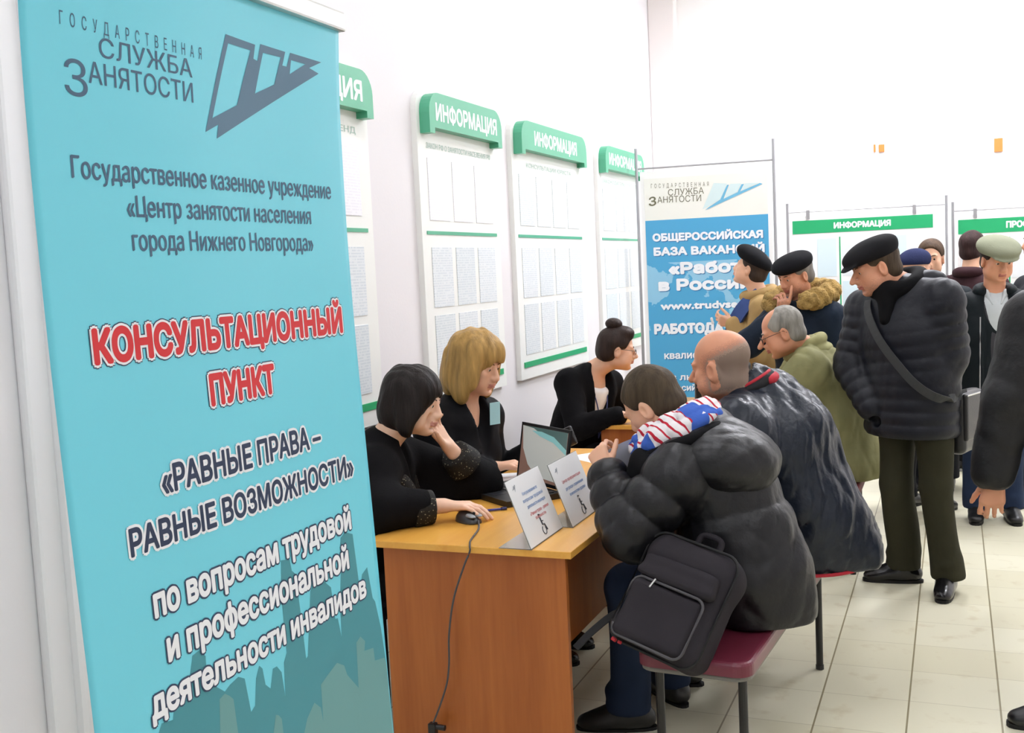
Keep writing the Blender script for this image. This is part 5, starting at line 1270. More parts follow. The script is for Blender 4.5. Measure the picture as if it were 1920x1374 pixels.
# backpack lying on the near end of the bench
def backpack():
    e = empty('backpack', (-0.77, 3.07, 0.463), 'dark grey backpack resting on the near end of the bench', 'backpack')
    fab = mat('charcoal_canvas', '302d31', 0.75, 0.12, bump=(300, 0.3, 0.001), var=(7, 0.08)); dk = mat('black_webbing', '161617', 0.7)
    n = unit(V3(-0.16, -0.80, 0.56)); u = unit(V3(0.34, 0.50, 0.80)); u = unit(u-n*(u@n)); r = np.cross(u, n); c = V3(-0.770, 3.055, 0.588)
    R = np.stack([r, u, n], 1); P = lambda a, b, d: c+R@V3(a, b, d)
    F = Field(c-0.3, c+0.3, 0.006)
    F.box(c, (0.150, 0.165, 0.072), R, 0.05, 0.02); F.cone(P(-0.085, 0.13, 0.0), P(0.085, 0.13, 0.0), 0.075, 0.075, 0.04); F.noise(0.008, (14, 14, 14), 41)
    F.cut(V3(0, 0, 0.465), (0, 0, -1), 0.01) if False else None
    body = F.build('main_compartment', fab, e)
    F = Field(c-0.3, c+0.3, 0.005); F.box(P(0, -0.065, 0.072), (0.118, 0.090, 0.026), R, 0.022, 0.01); F.noise(0.006, (20, 20, 20), 42); F.build('front_pocket', fab, e)
    F = Field(c-0.3, c+0.3, 0.005); F.box(P(0, 0.075, 0.070), (0.128, 0.035, 0.022), R, 0.018, 0.02); F.cone(P(-0.12, 0.05, 0.085), P(0.12, 0.05, 0.085), 0.012, 0.012, 0.02); F.noise(0.007, (22, 22, 22), 43); F.build('pocket_flap', fab, e)
    rim = [P(x, y, 0.090) for x, y in rounded_rect(-0.122, -0.158, 0.122, 0.03, 0.03, 5)]
    MB().tube(rim+[rim[0]], 0.0045, 6).build('piping', mat('grey_piping', '4b494c', 0.6), e, smooth=True)
    edge = [P(x, y, 0.045) for x, y in rounded_rect(-0.152, -0.167, 0.152, 0.19, 0.05, 6)]
    MB().tube(edge+[edge[0]], 0.005, 6).build('zip_seam', dk, e, smooth=True)
    MB().tube(smooth_path([P(-0.04, 0.195, -0.02), P(-0.03, 0.235, -0.02), P(0.03, 0.235, -0.02), P(0.04, 0.195, -0.02)], 5), 0.010, 8).build('carry_handle', fab, e, smooth=True)
    MB().tube([P(-0.05, 0.035, 0.100), P(-0.053, 0.005, 0.108)], 0.003, 6).build('zip_pull', M_ALU, e)
    m = MB(); ribbon(m, smooth_path([P(-0.14, -0.05, -0.05), P(-0.20, -0.09, -0.04), P(-0.235, -0.17, -0.02), P(-0.25, -0.24, 0.0)], 5), 0.024, n); m.build('shoulder_strap', dk, e)
    MB().tube([P(-0.118, -0.17, 0.06), P(-0.104, -0.172, 0.06)], 0.006, 8).tube([P(-0.095, -0.172, 0.06), P(-0.085, -0.172, 0.06)], 0.005, 8).build('red_badge', mat('red_rubber', 'b3252e', 0.5), e)
backpack()

# ------------------------------------------------------------------ 5: bald man
M_NAVY = nylon('navy_padded_nylon', '19202c', 0.36, (14, 0.7, 0.012))
def man_bald():
    p = Person((-0.55, 4.05, 0), 'bald man in dark navy padded jacket with red collar trim, seated on the bench')
    setup(p, (-0.70, 4.0, 1.075), (-0.55, 4.05, 0.575), (-0.92, 0.12, -0.3), 0.20); J = p.J
    H = HeadFrame(at(1351, 684, y=3.95), (-0.95, 0.26, -0.16), (-0.22, -0.02, 1), 1.09)
    arm(p, 'L', (-1.13, 3.92, 0.80), (0, 0, -1), el=(-0.92, 3.80, 0.81)); arm(p, 'R', (-1.13, 4.15, 0.80), (0, 0, -1), el=(-0.93, 4.27, 0.81))
    leg(p, 'L', (-0.98, 3.92, 0.09), (-1, 0, 1), (-1, 0, 0)); leg(p, 'R', (-0.96, 4.22, 0.09), (-1, 0, 1), (-1, 0.1, 0))
    hd = dict(d=(-0.95, 0.1, 0.0), palm=(0, 0, -1), thumb=(0, 1, 0), curl=(0.4, 0.5, 0.3))
    p.body(H, 'ruddy', 0.0032, 1.1, 1.1, 0.012, hands=(hd, dict(hd, thumb=(0, -1, 0))), stub=True, neck_r=0.068, girth=1.15, scalp=lambda q, S: S(0.060, 0.015, q[:, 2]+0.30*q[:, 0])*S(0.045, 0.005, q[:, 0])*S(-0.115, -0.075, q[:, 2])*(np.abs(q[:, 1]) < 0.0795)*((q[:, 0] < -0.022) | (q[:, 0] > 0.012) | (np.abs(q[:, 1]) < 0.074) | (q[:, 2] > 0.028)))
    brows(H, p.e, '4a4038')
    up, lf, bf, nk = p.up, p.lf, p.bf, J['nk']
    def ex(F):
        F.cone(V3(-0.51, 4.05, 0.70), V3(-0.43, 4.07, 0.54), 0.17, 0.15, 0.06); F.cone(V3(-0.43, 4.02, 0.55), V3(-0.325, 4.02, 0.515), 0.10, 0.045, 0.05)
        F.cone(nk-up*0.02, nk+up*0.045, 0.105, 0.088, 0.03)
    sp = [(V3(-0.515, 4.05, 0.56), 0.20), (V3(-0.545, 4.04, 0.76), 0.205), (V3(-0.60, 4.02, 0.94), 0.195), (V3(-0.655, 4.0, 1.03), 0.15)]
    def cut_(F): F.box((-1.43, 3.9, 0.60), (0.352, 0.9, 0.149), np.eye(3), 0.002, 0.004, 's'); F.ell(nk+up*0.10+bf*0.02, (0.075, 0.08, 0.09), None, 0.01, 's')
    jk = jacket(p, M_NAVY, sp, (0.115, 0.095, 0.07, 0.02), 0.008, 0.92, (0.24, 0.012), (0.16, 0.010), sh_r=0.112, fold=0.026, extra=ex, cutf=cut_, hem=(V3(0, 0, 0.468), (0, 0, -1)), seed=52, name='padded_jacket', ridge=False)
    F = Field(*bounds([nk], 0.26), 0.006)
    rg = lambda a, r, z: nk+up*(z)+bf*math.cos(a)*r+lf*math.sin(a)*r*0.95-bf*0.012
    F.path([rg(a, 0.088, 0.055+0.02*math.cos(a+3.14)) for a in np.linspace(0.5, 2*math.pi-0.5, 24)], 0.019, 0.01); F.noise(0.003, 30, 5); col = F.build('collar', mat('black_fleece', '1d1d20', 0.85), jk)
    MB().tube([rg(a, 0.089, 0.077+0.02*math.cos(a+3.14)) for a in np.linspace(0.5, 2*math.pi-0.5, 30)], 0.0075, 8).build('red_trim', mat('red_ribbing', 'b52433', 0.7), col, smooth=True)
    F = Field(*bounds([rg(math.pi, 0.1, 0.07)], 0.09), 0.005); F.path([rg(a, 0.098, 0.07) for a in np.linspace(2.75, 3.6, 6)], 0.017, 0.01, (up, 1.0)); F.build('red_label', MATS['red_ribbing'], col)
    MB().tube(smooth_path([V3(-0.52, 3.845, 0.472), V3(-0.42, 3.88, 0.472), V3(-0.345, 3.945, 0.474), V3(-0.285, 4.02, 0.485), V3(-0.32, 4.10, 0.474), V3(-0.40, 4.18, 0.472)], 6), 0.007, 6).build('red_hem', MATS['red_ribbing'], jk, smooth=True)
    p.trousers(fabric('dark_trousers', '1b1c20'), 1.1); p.shoes('121213')
man_bald()

# ------------------------------------------------------------------ 6: old man in olive
def man_olive():
    p = Person((-0.6, 5.75, 0), 'old grey-haired man in olive jacket and glasses seated at the second desk')
    setup(p, (-0.70, 5.72, 1.115), (-0.60, 5.77, 0.575), (-0.95, -0.12, -0.2), 0.19); J = p.J
    H = HeadFrame(at(1465, 622, y=5.62), (-0.92, -0.22, -0.34), (-0.34, -0.05, 1), 1.04)
    arm(p, 'L', (-1.10, 5.60, 0.81), (0, 0, -1), el=(-0.88, 5.52, 0.83)); arm(p, 'R', (-1.12, 5.92, 0.80), (0, 0, -1), el=(-0.90, 5.98, 0.81))
    leg(p, 'L', (-0.98, 5.68, 0.09), (-1, 0, 1), (-1, 0, 0)); leg(p, 'R', (-0.98, 5.92, 0.09), (-1, 0, 1), (-1, 0, 0))
    hd = dict(d=(-0.95, 0.1, 0.0), palm=(0, 0, -1), thumb=(0, 1, 0), curl=(0.4, 0.5, 0.3))
    p.body(H, 'ruddy', 0.0055, 1.0, 1.15, 0.006, hands=(hd, dict(hd, thumb=(0, -1, 0))), neck_r=0.06, hand_h=0.006)
    brows(H, p.e, '8d8880'); glasses(H, p.e)
    def hair(F, H):
        short_hair(F, H, 0.006, 0.007, low=-0.06); H.e(F, (0.075, 0, 0.09), (0.09, 0.06, 0.06), 0.015, 's')
    hair_part(H, p.e, hairmat('grey_hair', '8f8c84', 0.65), hair, 0.0055, nz=0.002)
    up, lf, bf, nk = p.up, p.lf, p.bf, J['nk']
    m = fabric('olive_cotton', '85835c', 0.7, (24, 0.5, 0.006))
    sp = [(V3(-0.565, 5.77, 0.56), 0.20), (V3(-0.575, 5.76, 0.78), 0.195), (V3(-0.625, 5.74, 0.97), 0.185), (V3(-0.675, 5.73, 1.07), 0.13)]
    def ex(F): F.cone(V3(-0.52, 5.75, 0.66), V3(-0.49, 5.70, 0.53), 0.15, 0.14, 0.05)
    def cut_(F): F.box((-1.45, 5.8, 0.60), (0.352, 0.6, 0.149), np.eye(3), 0.002, 0.004, 's')
    jk = jacket(p, m, sp, (0.092, 0.078, 0.06, 0.02), 0.009, 0.85, None, None, sh_r=0.09, fold=0.018, extra=ex, cutf=cut_, hem=(V3(0, 0, 0.468), (0, 0, -1)), seed=63)
    F = Field(*bounds([nk], 0.24), 0.007); rg = lambda a, r, z: nk+up*z+bf*math.cos(a)*r+lf*math.sin(a)*r
    F.path([rg(a, 0.082+0.02*max(0, math.cos(a)), 0.045+0.018*math.cos(a+3.14)) for a in np.linspace(0.35, 2*math.pi-0.35, 22)], 0.026, 0.012, (unit(up), 1.0)); F.path([rg(a, 0.10+0.02*max(0, math.cos(a)), 0.005) for a in np.linspace(0.35, 2*math.pi-0.35, 22)], 0.022, 0.02); F.noise(0.004, 26, 6); F.build('collar', fabric('pale_olive_cotton', '9a976a', 0.7), jk)
    p.trousers(fabric('grey_trousers', '3c3c40'), 1.05); p.shoes('1d1a18')
man_olive()

# ------------------------------------------------------------------ standing people
def stander(label, head, hf, bf, feet, hu=(0, 0, 1), hs=1.0, shw=0.18, nk=None, pl=None, hands=None, arms=None, group=None, knee=0.0, drop=0.21):
    """head centre, facing, body facing, ((left ankle), toe), ((right ankle), toe)"""
    head = np.array(head, float); bfu = unit(V3(bf[0], bf[1], 0)); hfx = unit(V3(hf[0], hf[1], 0))
    H = HeadFrame(head, hf, hu, hs)
    nk = np.array(nk, float) if nk is not None else head-hfx*0.035-bfu*0.02-V3(0, 0, drop*hs)
    mid = (np.array(feet[0][0])+np.array(feet[1][0]))/2
    pl = np.array(pl, float) if pl is not None else V3((mid[0]+nk[0])/2, (mid[1]+nk[1])/2, nk[2]-0.53)
    p = Person((mid[0], mid[1], 0), label, group); setup(p, nk, pl, bf, shw, 0.07)
    for sd, (an, toe) in zip('LR', feet):
        D_ = np.linalg.norm(p.J['hp'+sd]-V3(an[0], an[1], 0.095))*1.003; leg(p, sd, (an[0], an[1], 0.095), bfu, toe, la=D_*0.51, lb=D_*0.49)
    for sd, k in (('L', 1), ('R', -1)):
        a = arms.get(sd) if arms else None
        if a:
            kw = dict(a[2]) if len(a) > 2 else {}
            if 'sh' in kw: p.J['sh'+sd] = np.array(kw.pop('sh'), float)
            arm(p, sd, a[0], a[1], **kw)
        else: arm(p, sd, p.J['sh'+sd]-V3(0, 0, 0.53)+p.lf*0.04*k+bfu*0.06, -bfu+p.lf*0.3*k)
    return p, H
HANG = lambda bf, k=1: dict(d=(0.0+bf[0]*0.15, bf[1]*0.15, -1), palm=(0.5*k*bf[1], -0.5*k*bf[0], 0), thumb=(bf[0], bf[1], 0), curl=(0.35, 0.45, 0.3), fine=True)

# 7: man in the black flat cap
def man_cap():
    bf = unit(V3(-0.50, -0.87, 0))
    p, H = stander('man in black flat cap and quilted dark jacket standing beside the benches', at(1640, 500, y=5.37), (-0.90, -0.40, -0.30), bf,
        (((-0.045, 5.345), (-0.10, -1, 0)), ((-0.235, 5.47), (-1, -0.10, 0))), hu=(-0.22, -0.06, 1), hs=1.05, shw=0.205, nk=(-0.235, 5.43, 1.435), pl=(-0.175, 5.42, 0.93),
        arms={'L': (at(1712, 752, y=5.34), V3(1, 0.2, -0.2)), 'R': (V3(-0.37, 5.36, 0.87), V3(-0.9, 0.5, 0))})
    J = p.J; up, lf = p.up, p.lf; bf = p.bf; nk = J['nk']
    p.body(H, 'ruddy', 0.0036, 1.02, 1.1, 0.006, hands=(dict(d=unit(V3(0.25, 0.9, -0.4)), palm=(0.2, 0.3, 0.6), thumb=(-0.8, 0.3, 0.3), curl=(0.8, 0.9, 0.6), fine=False), dict(d=(0.35, 0.9, -0.2), palm=(0.4, 0.2, 0.8), thumb=(0.2, 0.3, -0.8), curl=(0.8, 0.9, 0.6), fine=False)), stub=True, neck_r=0.062, hand_h=0.006)
    brows(H, p.e, '5a4a3a')
    hair_part(H, p.e, hairmat('dark_blond_hair', '4a3d2f', 0.65), lambda F, H: short_hair(F, H, 0.004, 0.008, low=-0.07), 0.0048, nz=0.002)
    flat_cap(H, p.e, fabric('black_wool', '1e1e20', 0.85, (120, 0.4, 0.002)), 1.03, 0.16)
    m = nylon('quilted_dark_nylon', '11141e', 0.5, (40, 0.4, 0.004))
    sp = [(V3(-0.19, 5.42, 0.75), 0.232), (V3(-0.19, 5.42, 1.02), 0.225), (V3(-0.215, 5.425, 1.22), 0.225), (V3(-0.23, 5.43, 1.34), 0.175)]
    jk = jacket(p, m, sp, (0.090, 0.080, 0.062, 0.01), 0.0075, 0.74, (0.060, 0.012), (0.058, 0.010), sh_r=0.092, fold=0.008, hem=(V3(0, 0, 0.74), (0, 0, -1)), seed=71, name='quilted_jacket', keys=('pl',))
    lin_ = fabric('black_lining', '0f0f11', 0.8)
    F = Field(*bounds([nk], 0.30), 0.006)
    F.ell(nk-bf*0.115+up*0.01, (0.10, 0.15, 0.085), np.stack([bf, lf, up], 1), 0.02); F.ell(nk-bf*0.05+lf*0.11+up*0.01, (0.09, 0.07, 0.075), None, 0.04); F.ell(nk-bf*0.05-lf*0.11+up*0.0, (0.08, 0.06, 0.06), None, 0.04)
    F.noise(0.014, 20, 72); F.ell(nk+up*0.10+bf*0.015, (0.085, 0.085, 0.13), None, 0.012, 's'); F.ell(H.p, (0.10, 0.09, 0.13), None, 0.01, 's')
    hood = F.build('hood', m, jk)
    F = Field(*bounds([nk], 0.30), 0.006)
    rg = lambda a, r, z: nk+up*z+bf*math.cos(a)*r+lf*math.sin(a)*r
    F.path([rg(a, 0.095+0.025*max(0, math.cos(a)), 0.0+0.06*(0.5-0.5*math.cos(a))) for a in np.linspace(0, 2*math.pi, 26)], 0.034, 0.02); F.cone(rg(0, 0.11, 0.0), rg(0, 0.15, -0.13), 0.055, 0.03, 0.03); F.noise(0.004, 26, 73); F.build('collar', lin_, jk)
    st_ = mat('dark_grey_strap', '383a3b', 0.7)
    def sp_fn(t):   # strap over the right shoulder to the left hip
        a = nk-lf*0.10-up*0.045+bf*0.03; b = V3(-0.02, 5.36, 0.90); q = a*(1-t)+b*t
        return q+bf*(0.150*math.sin(math.pi*min(1, t*1.05+0.12)))
    jr = M_BLACK
    bag = empty('shoulder_bag', (0.02, 5.44, 0.62), 'black shoulder bag hanging at the hip of the man in the black flat cap', 'bag')
    leather = mat('black_leather', '1b1b1d', 0.35, 0.5, bump=(120, 0.3, 0.002))
    bc = V3(0.045, 5.47, 0.80); bR = np.stack([unit(V3(0.35, 0.9, 0)), unit(V3(0.9, -0.35, 0)), V3(0, 0, 1)], 1)
    F = Field(bc-0.25, bc+0.25, 0.007); F.box(bc, (0.125, 0.042, 0.145), bR, 0.03, 0.01); F.noise(0.006, 18, 74); F.build('bag_body', leather, bag)
    F = Field(bc-0.25, bc+0.25, 0.006); F.box(bc+bR@V3(0, 0.040, 0.03), (0.118, 0.014, 0.112), bR, 0.012, 0.01); F.build('flap', leather, bag)
    MB().tube([bc+bR@V3(-0.12, 0.056, 0.135), bc+bR@V3(0.12, 0.056, 0.135)], 0.004, 6).build('metal_edge', M_ALU, bag)
    MB().tube([bc+bR@V3(0.0, 0.053, -0.04), bc+bR@V3(0.0, 0.062, -0.04)], 0.008, 10).build('snap', M_ALU, bag)
    mbs = MB(); ribbon(mbs, smooth_path([nk-lf*0.15-up*0.0-bf*0.06, nk-lf*0.125+up*0.012+bf*0.03, nk-lf*0.10-up*0.07+bf*0.135, nk-lf*0.03-up*0.2+bf*0.192, nk+lf*0.05-up*0.33+bf*0.196, nk+lf*0.14-up*0.45+bf*0.185, nk+lf*0.22-up*0.52+bf*0.13, bc+V3(0.01, -0.06, 0.14)], 6), 0.042, bf, 0.004); mbs.build('strap', st_, bag)
    p.trousers(fabric('dark_olive_trousers', '333225', 0.75, (30, 0.35, 0.004)), 1.1, 0.016, h=0.008, seat=0.17)
    p.shoes('131315', 0.2)
man_cap()

def coat_person(label, head, hf, bf, feet, coat, hair=None, cap=None, tone='light', hs=1.0, puff=None, fold=0.010, hem=0.72, arms=None, hands=None, trousers='23252b', shoe='141416', extra=None, shw=0.18, open_front=None, hu=(0, 0, 1), jaw=1.0, hv=0.007, stub=False, brow='4a3b30', scarf=None, h=0.010, drop=0.21, nose=1.0, rough=0.7, seed=3, sl=(0.082, 0.07, 0.054, 0.015), wid=0.20, ca=0.25):
    p, H = stander(label, head, hf, bf, feet, hu, hs, shw, arms=arms, drop=drop)
    bfu = unit(V3(bf[0], bf[1], 0))
    hd = hands or (HANG(bfu), HANG(bfu, -1))
    p.body(H, tone, hv, jaw, nose, 0.003, hands=hd, hand_h=0.007, stub=stub)
    brows(H, p.e, brow)
    if hair: hair_part(H, p.e, hairmat('hair_'+hair, hair, 0.65), lambda F, H: short_hair(F, H, 0.014 if not cap else 0.004, 0.009, low=-0.065), hv, nz=0.0025)
    if cap: cap(H, p.e)
    J = p.J; up = p.up
    m = coat if not isinstance(coat, str) else fabric('coat_'+coat, coat, rough, (40, 0.4, 0.004))
    zt = hem; sp = [(V3(J['pl'][0], J['pl'][1], zt+0.02), wid+0.012), (J['pl']+up*0.1, wid), (J['nk']-up*0.2, wid), (J['nk']-up*0.09, wid*0.76)]
    jk = jacket(p, m, sp, sl, h, 0.74, puff, puff, sh_r=0.085, fold=fold, hem=(V3(0, 0, zt), (0, 0, -1)), seed=seed, name='coat', cutf=open_front(p) if open_front else None, keys=('pl',))
    F = Field(*bounds([J['nk']], 0.24), 0.008); rg = lambda a, r, z: J['nk']+up*z+p.bf*math.cos(a)*r+p.lf*math.sin(a)*r
    F.path([rg(a, 0.085+0.02*max(0, math.cos(a)), 0.02+0.03*(0.5-0.5*math.cos(a))) for a in np.linspace(ca, 2*math.pi-ca, 22)], 0.030, 0.02); F.noise(0.004, 26, 6); F.build('collar', m, jk)
    if scarf:
        F = Field(*bounds([J['nk']], 0.22), 0.008); F.path([rg(a, 0.072, 0.05+0.02*(0.5-0.5*math.cos(a))) for a in np.linspace(0, 2*math.pi, 22)], 0.026, 0.02); F.noise(0.006, 30, 7); F.build('scarf', fabric('scarf_'+scarf, scarf, 0.85), p.e)
    p.trousers(fabric('trousers_'+trousers, trousers), 1.05, 0.008, h=0.010); p.shoes(shoe, 0.35)
    if extra: extra(p, H, jk)
    return p, H

# 8: man in the pale flat cap, coat open over a grey shirt
def open8(p):
    nk, up, bf, lf = p.J['nk'], p.up, p.bf, p.lf
    def f(F): F.cone(nk+bf*0.10+up*0.06, nk+bf*0.20-up*0.16, 0.085, 0.09, 0.02, None, None, 's'); F.cone(nk+bf*0.20-up*0.16, nk+bf*0.21-up*0.75, 0.09, 0.10, 0.02, None, None, 's')
    return f
def dress8(p, H, jk):
    nk, up, bf, lf = p.J['nk'], p.up, p.bf, p.lf
    F = p.field(('nk', 'pl'), 0.24, 0.009); F.cone(p.J['pl']-up*0.02, nk-up*0.12, 0.165, 0.165, 0.03, (bf, 0.72)); F.noise(0.005, 18, 81)
    F.cone(nk+bf*0.10+up*0.06, nk+bf*0.15-up*0.30, 0.085, 0.012, 0.01, None, None, 's'); F.build('cardigan', fabric('charcoal_knit', '3f3e42', 0.85), p.e)
    F = p.field(('nk', 'pl'), 0.24, 0.009); F.cone(p.J['pl']+up*0.1, nk-up*0.11, 0.15, 0.152, 0.03, (bf, 0.72)); F.cone(nk-up*0.12, nk+up*0.02, 0.12, 0.066, 0.03, (bf, 0.85)); F.cone(nk+bf*0.085+up*0.05, nk+bf*0.10-up*0.03, 0.03, 0.008, 0.006, None, None, 's'); sh = F.build('shirt', fabric('grey_shirt', 'c3c9cb', 0.6), p.e)
    for k in (-1, 1):
        F = Field(*bounds([nk], 0.16), 0.005); F.path([nk+lf*0.062*k-bf*0.02+up*0.035, nk+bf*0.055+lf*0.055*k+up*0.018, nk+bf*0.098+lf*0.024*k-up*0.045], [0.014, 0.022, 0.008], 0.01, (unit(bf+lf*k), 0.5)); F.build('shirt_collar', MATS['grey_shirt'], sh)
    for k, d in ((1, 0.095), (-1, 0.095)): MB().tube([nk+lf*d*k+bf*0.148-up*0.12, nk+lf*d*k+bf*0.150-up*0.7], 0.004, 6).build('zip', M_STEEL, jk)
coat_person('man in pale beige flat cap, dark open coat and grey shirt', at(1870, 486, y=6.9), (0.34, -0.86, -0.26), (0.10, -1, 0), (((0.30, 6.92), (0.15, -1, 0)), ((0.115, 6.90), (-0.05, -1, 0))), 'x' and fabric('black_green_coat', '161c1f', 0.6, (40, 0.4, 0.004)), '2e261f',
    lambda H, e: flat_cap(H, e, fabric('pale_tweed', '8e917b', 0.9, (120, 0.4, 0.002)), 1.1, 0.10, h=0.006), 'ruddy', 1.03, hem=0.62, extra=dress8, open_front=open8, trousers='26324a', shw=0.195, jaw=1.05, hu=(0.08, -0.2, 1), wid=0.215, ca=0.95, hv=0.0048)

# 9: passer-by cut by the right edge of the view
def sneaker9(p, H, jk): pass
coat_person('person in black jacket cut off by the right edge, one hand hanging', (0.345, 4.02, 1.63), (-0.6, 0.75, -0.1), (-0.75, 0.65, 0), (((0.345, 3.88), (-0.98, -0.16, 0)), ((0.52, 4.16), (-1, 0, 0))), nylon('black_shell', '151517', 0.55, (30, 0.5, 0.006)), '2a2420', None, 'ruddy', 1.0,
    arms={'L': (at(1868, 893, y=3.86), V3(0.2, -0.4, 0), dict(el=at(1892, 745, y=3.87), sh=at(1932, 598, y=3.92))), 'R': (V3(0.50, 4.28, 0.88), V3(0.3, 0.3, 0))}, hands=(dict(d=(-0.15, 0.0, -1), palm=(0.2, 0.9, 0), thumb=(-1, 0.1, 0), curl=(0.45, 0.55, 0.35)), dict(d=(-0.2, 0.0, -1), palm=(0.2, -0.9, 0), thumb=(-1, 0, 0), curl=(0.4, 0.5, 0.3))), trousers='17181b', fold=0.014, hem=0.72, hv=0.006, seed=91, sl=(0.085, 0.078, 0.06, 0.015), wid=0.19)

# 15: man in the navy parka with the fur hood, hand at his mouth
def fur15(p, H, jk):
    nk, up, bf, lf = p.J['nk'], p.up, p.bf, p.lf; F = Field(*bounds([nk], 0.36), 0.007)
    rg = lambda a, r, z: nk+up*z+bf*math.cos(a)*r+lf*math.sin(a)*r
    F.path([rg(a, 0.165, 0.035+0.05*(0.5-0.5*math.cos(a))) for a in np.linspace(0.75, 2*math.pi-0.75, 24)], 0.036, 0.02); F.noise(0.022, (45, 45, 45), 151, ridge=True)
    F.build('fur_trim', mat('tan_fur', 'ab8d55', 0.9, 0.2, bump=(110, 1.0, 0.012), var=(30, 0.35)), jk)
    F = Field(*bounds([nk], 0.30), 0.008); F.ell(nk-bf*0.10, (0.10, 0.15, 0.09), np.stack([bf, lf, up], 1), 0.02); F.ell(nk+up*0.10+bf*0.02, (0.10, 0.10, 0.12), None, 0.02, 's'); F.build('hood', MATS['coat_1e2836'], jk)
H15 = at(1490, 514, y=6.35); w15 = at(1462, 592, y=6.22); t15 = at(1474, 548, y=6.20)
coat_person('man in black cap and navy parka with fur hood, hand at his mouth', H15, (-0.62, -0.68, -0.34), (-0.45, -0.9, 0), (((-0.62, 6.42), (-0.3, -1, 0)), ((-0.85, 6.45), (-0.6, -0.8, 0))), '1e2836', '77736c',
    lambda H, e: flat_cap(H, e, fabric('black_felt', '17171a', 0.85, (120, 0.4, 0.002)), 1.0, 0.05, False, 0.95, 'black_cap', 0.006), 'ruddy', 1.0, arms={'R': (w15, V3(-0.7, 0.2, -0.6))},
    hands=(HANG(V3(-0.45, -0.9, 0)), dict(d=unit(t15-w15), palm=(0.1, 1, 0.2), thumb=(0.7, 0.3, 0.6), curl=(0.9, 0.9, 0.4), each=[(0.15, 0.2, 0.1), (0.9, 0.9, 0.5), (1.0, 0.9, 0.5), (1.05, 0.9, 0.5)])), hu=(-0.15, -0.25, 1), extra=fur15, seed=155, hv=0.006, stub=True, drop=0.19)

# 16: person in beige coat looking up to the left
def strap16(p, H, jk):
    nk, up, bf, lf = p.J['nk'], p.up, p.bf, p.lf
    m = MB(); ribbon(m, smooth_path([nk+lf*0.07+up*0.03, nk+lf*0.10+bf*0.11-up*0.04, nk+lf*0.09+bf*0.19-up*0.16, nk+lf*0.07+bf*0.215-up*0.30, nk+lf*0.06+bf*0.22-up*0.45], 5), 0.10, unit(bf+lf*0.8), 0.02); m.build('scarf', fabric('blue_scarf', '3d4f80', 0.8), p.e)
q = at(1362, 606, y=6.9)
coat_person('person in black beret and beige coat looking up at the blue poster', at(1408, 503, y=7.02), (-0.88, 0.12, 0.34), (-0.9, -0.25, 0), (((-1.10, 6.98), (-1, -0.2, 0)), ((-1.10, 7.17), (-1, 0, 0))), 'a98b5c', '3a2e26',
    lambda H, e: flat_cap(H, e, MATS['black_felt'], 1.06, -0.28, False, 1.15, 'black_beret', 0.006), 'light', 0.98, arms={'L': (q+V3(0.05, 0.0, 0), V3(0.4, -0.3, -0.8))}, hands=(dict(d=(-0.9, 0.1, 0.2), palm=(0, 0.5, 0.6), thumb=(-0.2, -0.3, 0.9), curl=(0.6, 0.7, 0.4)), HANG(V3(-0.9, -0.25, 0), -1)), hu=(0.34, 0.0, 0.95), extra=strap16, seed=166, drop=0.2)
F = Field(q-0.12, q+0.12, 0.005); F.box(q+V3(-0.085, -0.03, 0.02), (0.010, 0.003, 0.024), np.stack([unit(V3(0.9, 0.2, 0.3)), unit(V3(-0.2, 0.97, 0)), unit(np.cross(V3(0.9, 0.2, 0.3), V3(-0.2, 0.97, 0)))], 1), 0.003, 0.002); tag(F.build('folded_paper', M_PAPER, None, 0), 'small white folded paper held by the person in the beige coat', 'paper')

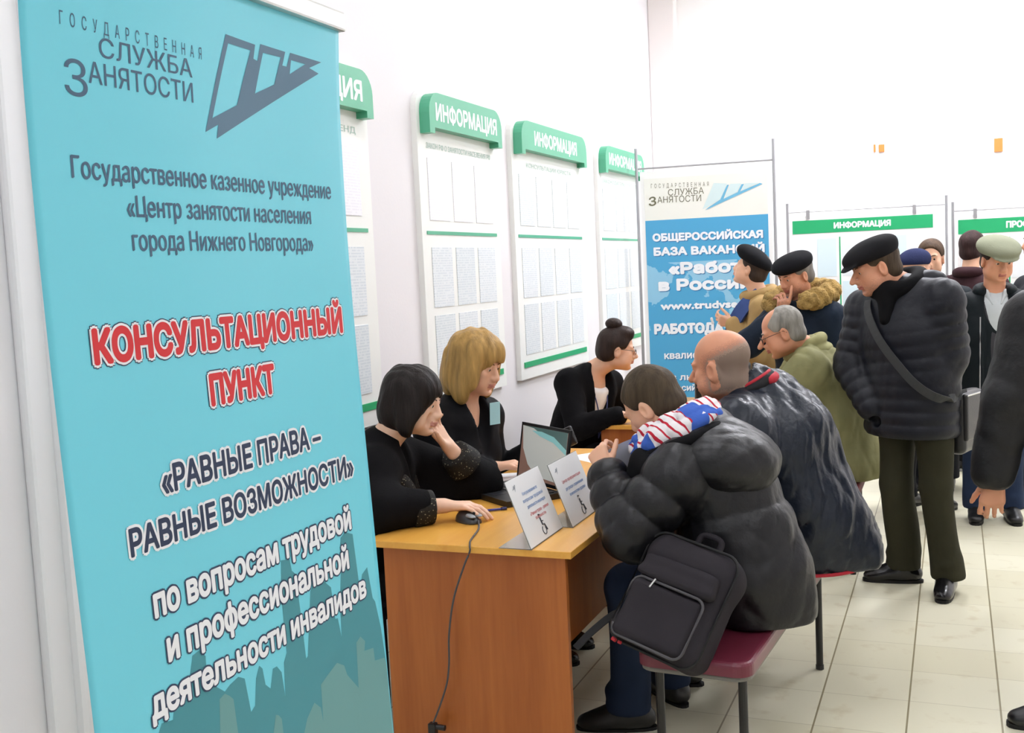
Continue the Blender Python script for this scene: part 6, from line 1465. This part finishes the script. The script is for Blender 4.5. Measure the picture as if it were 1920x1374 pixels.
# people further back
coat_person('young bare-headed man in dark coat behind the man in the black flat cap', at(1745, 484, y=7.75), (-0.08, -1, -0.06), (-0.1, -1, 0), (((-0.05, 7.8), (0, -1, 0)), ((-0.25, 7.8), (-0.1, -1, 0))), '23282c', '4c3a2b', None, 'light', 1.0, trousers='1d1f24', seed=121, scarf='6f757c')
coat_person('person in navy knitted hat hidden behind the man in the black flat cap', at(1716, 506, y=7.1), (0.7, 0.7, 0), (0.6, 0.8, 0), (((-0.30, 7.12), (0.5, 0.8, 0)), ((-0.12, 7.0), (0.6, 0.8, 0))), '23252d', None, lambda H, e: flat_cap(H, e, fabric('navy_knit', '2b3152', 0.9, (120, 0.6, 0.003)), 0.80, 0.0, False, 1.15, 'knitted_hat', 0.007), 'light', 0.98, trousers='191a1e', seed=131)
coat_person('dark-haired person in maroon-collared coat behind the man in the pale cap', at(1825, 466, y=8.4), (0.5, 0.85, 0), (0.4, 0.9, 0), (((0.03, 8.45), (0.3, 0.9, 0)), ((0.23, 8.35), (0.4, 0.9, 0))), '3a2428', '33211f', None, 'light', 1.0, trousers='1b1b20', seed=141)
coat_person('person at the right edge of the view with a pale blue scarf', at(1950, 452, y=7.75), (-0.9, -0.3, 0), (-0.8, -0.6, 0), (((0.40, 7.3), (-0.5, -0.8, 0)), ((0.42, 7.55), (-0.8, -0.3, 0))), '2b2c30', '6a5642', None, 'ruddy', 1.0, trousers='17181b', seed=101, scarf='a9bccb')
# dark handbag on the far part of the second desk
hb = V3(-1.30, 6.45, 0.751); e = empty('handbag', hb, 'black handbag standing on the second desk by the poster', 'handbag')
F = Field(hb-V3(0.3, 0.3, 0.05), hb+V3(0.3, 0.3, 0.4), 0.008); F.box(hb+V3(0, 0, 0.125), (0.165, 0.065, 0.124), np.eye(3), 0.03, 0.02); F.noise(0.006, 16, 9); F.cut(hb+V3(0, 0, 0.002), (0, 0, -1), 0.004); F.build('bag_body', MATS['black_leather'], e)
for yy in (-0.05, 0.05): MB().tube(smooth_path([hb+V3(-0.09, yy, 0.22), hb+V3(-0.06, yy*0.8, 0.34), hb+V3(0.06, yy*0.8, 0.34), hb+V3(0.09, yy, 0.22)], 6), 0.007, 8).build('handle', MATS['black_leather'], e, smooth=True)
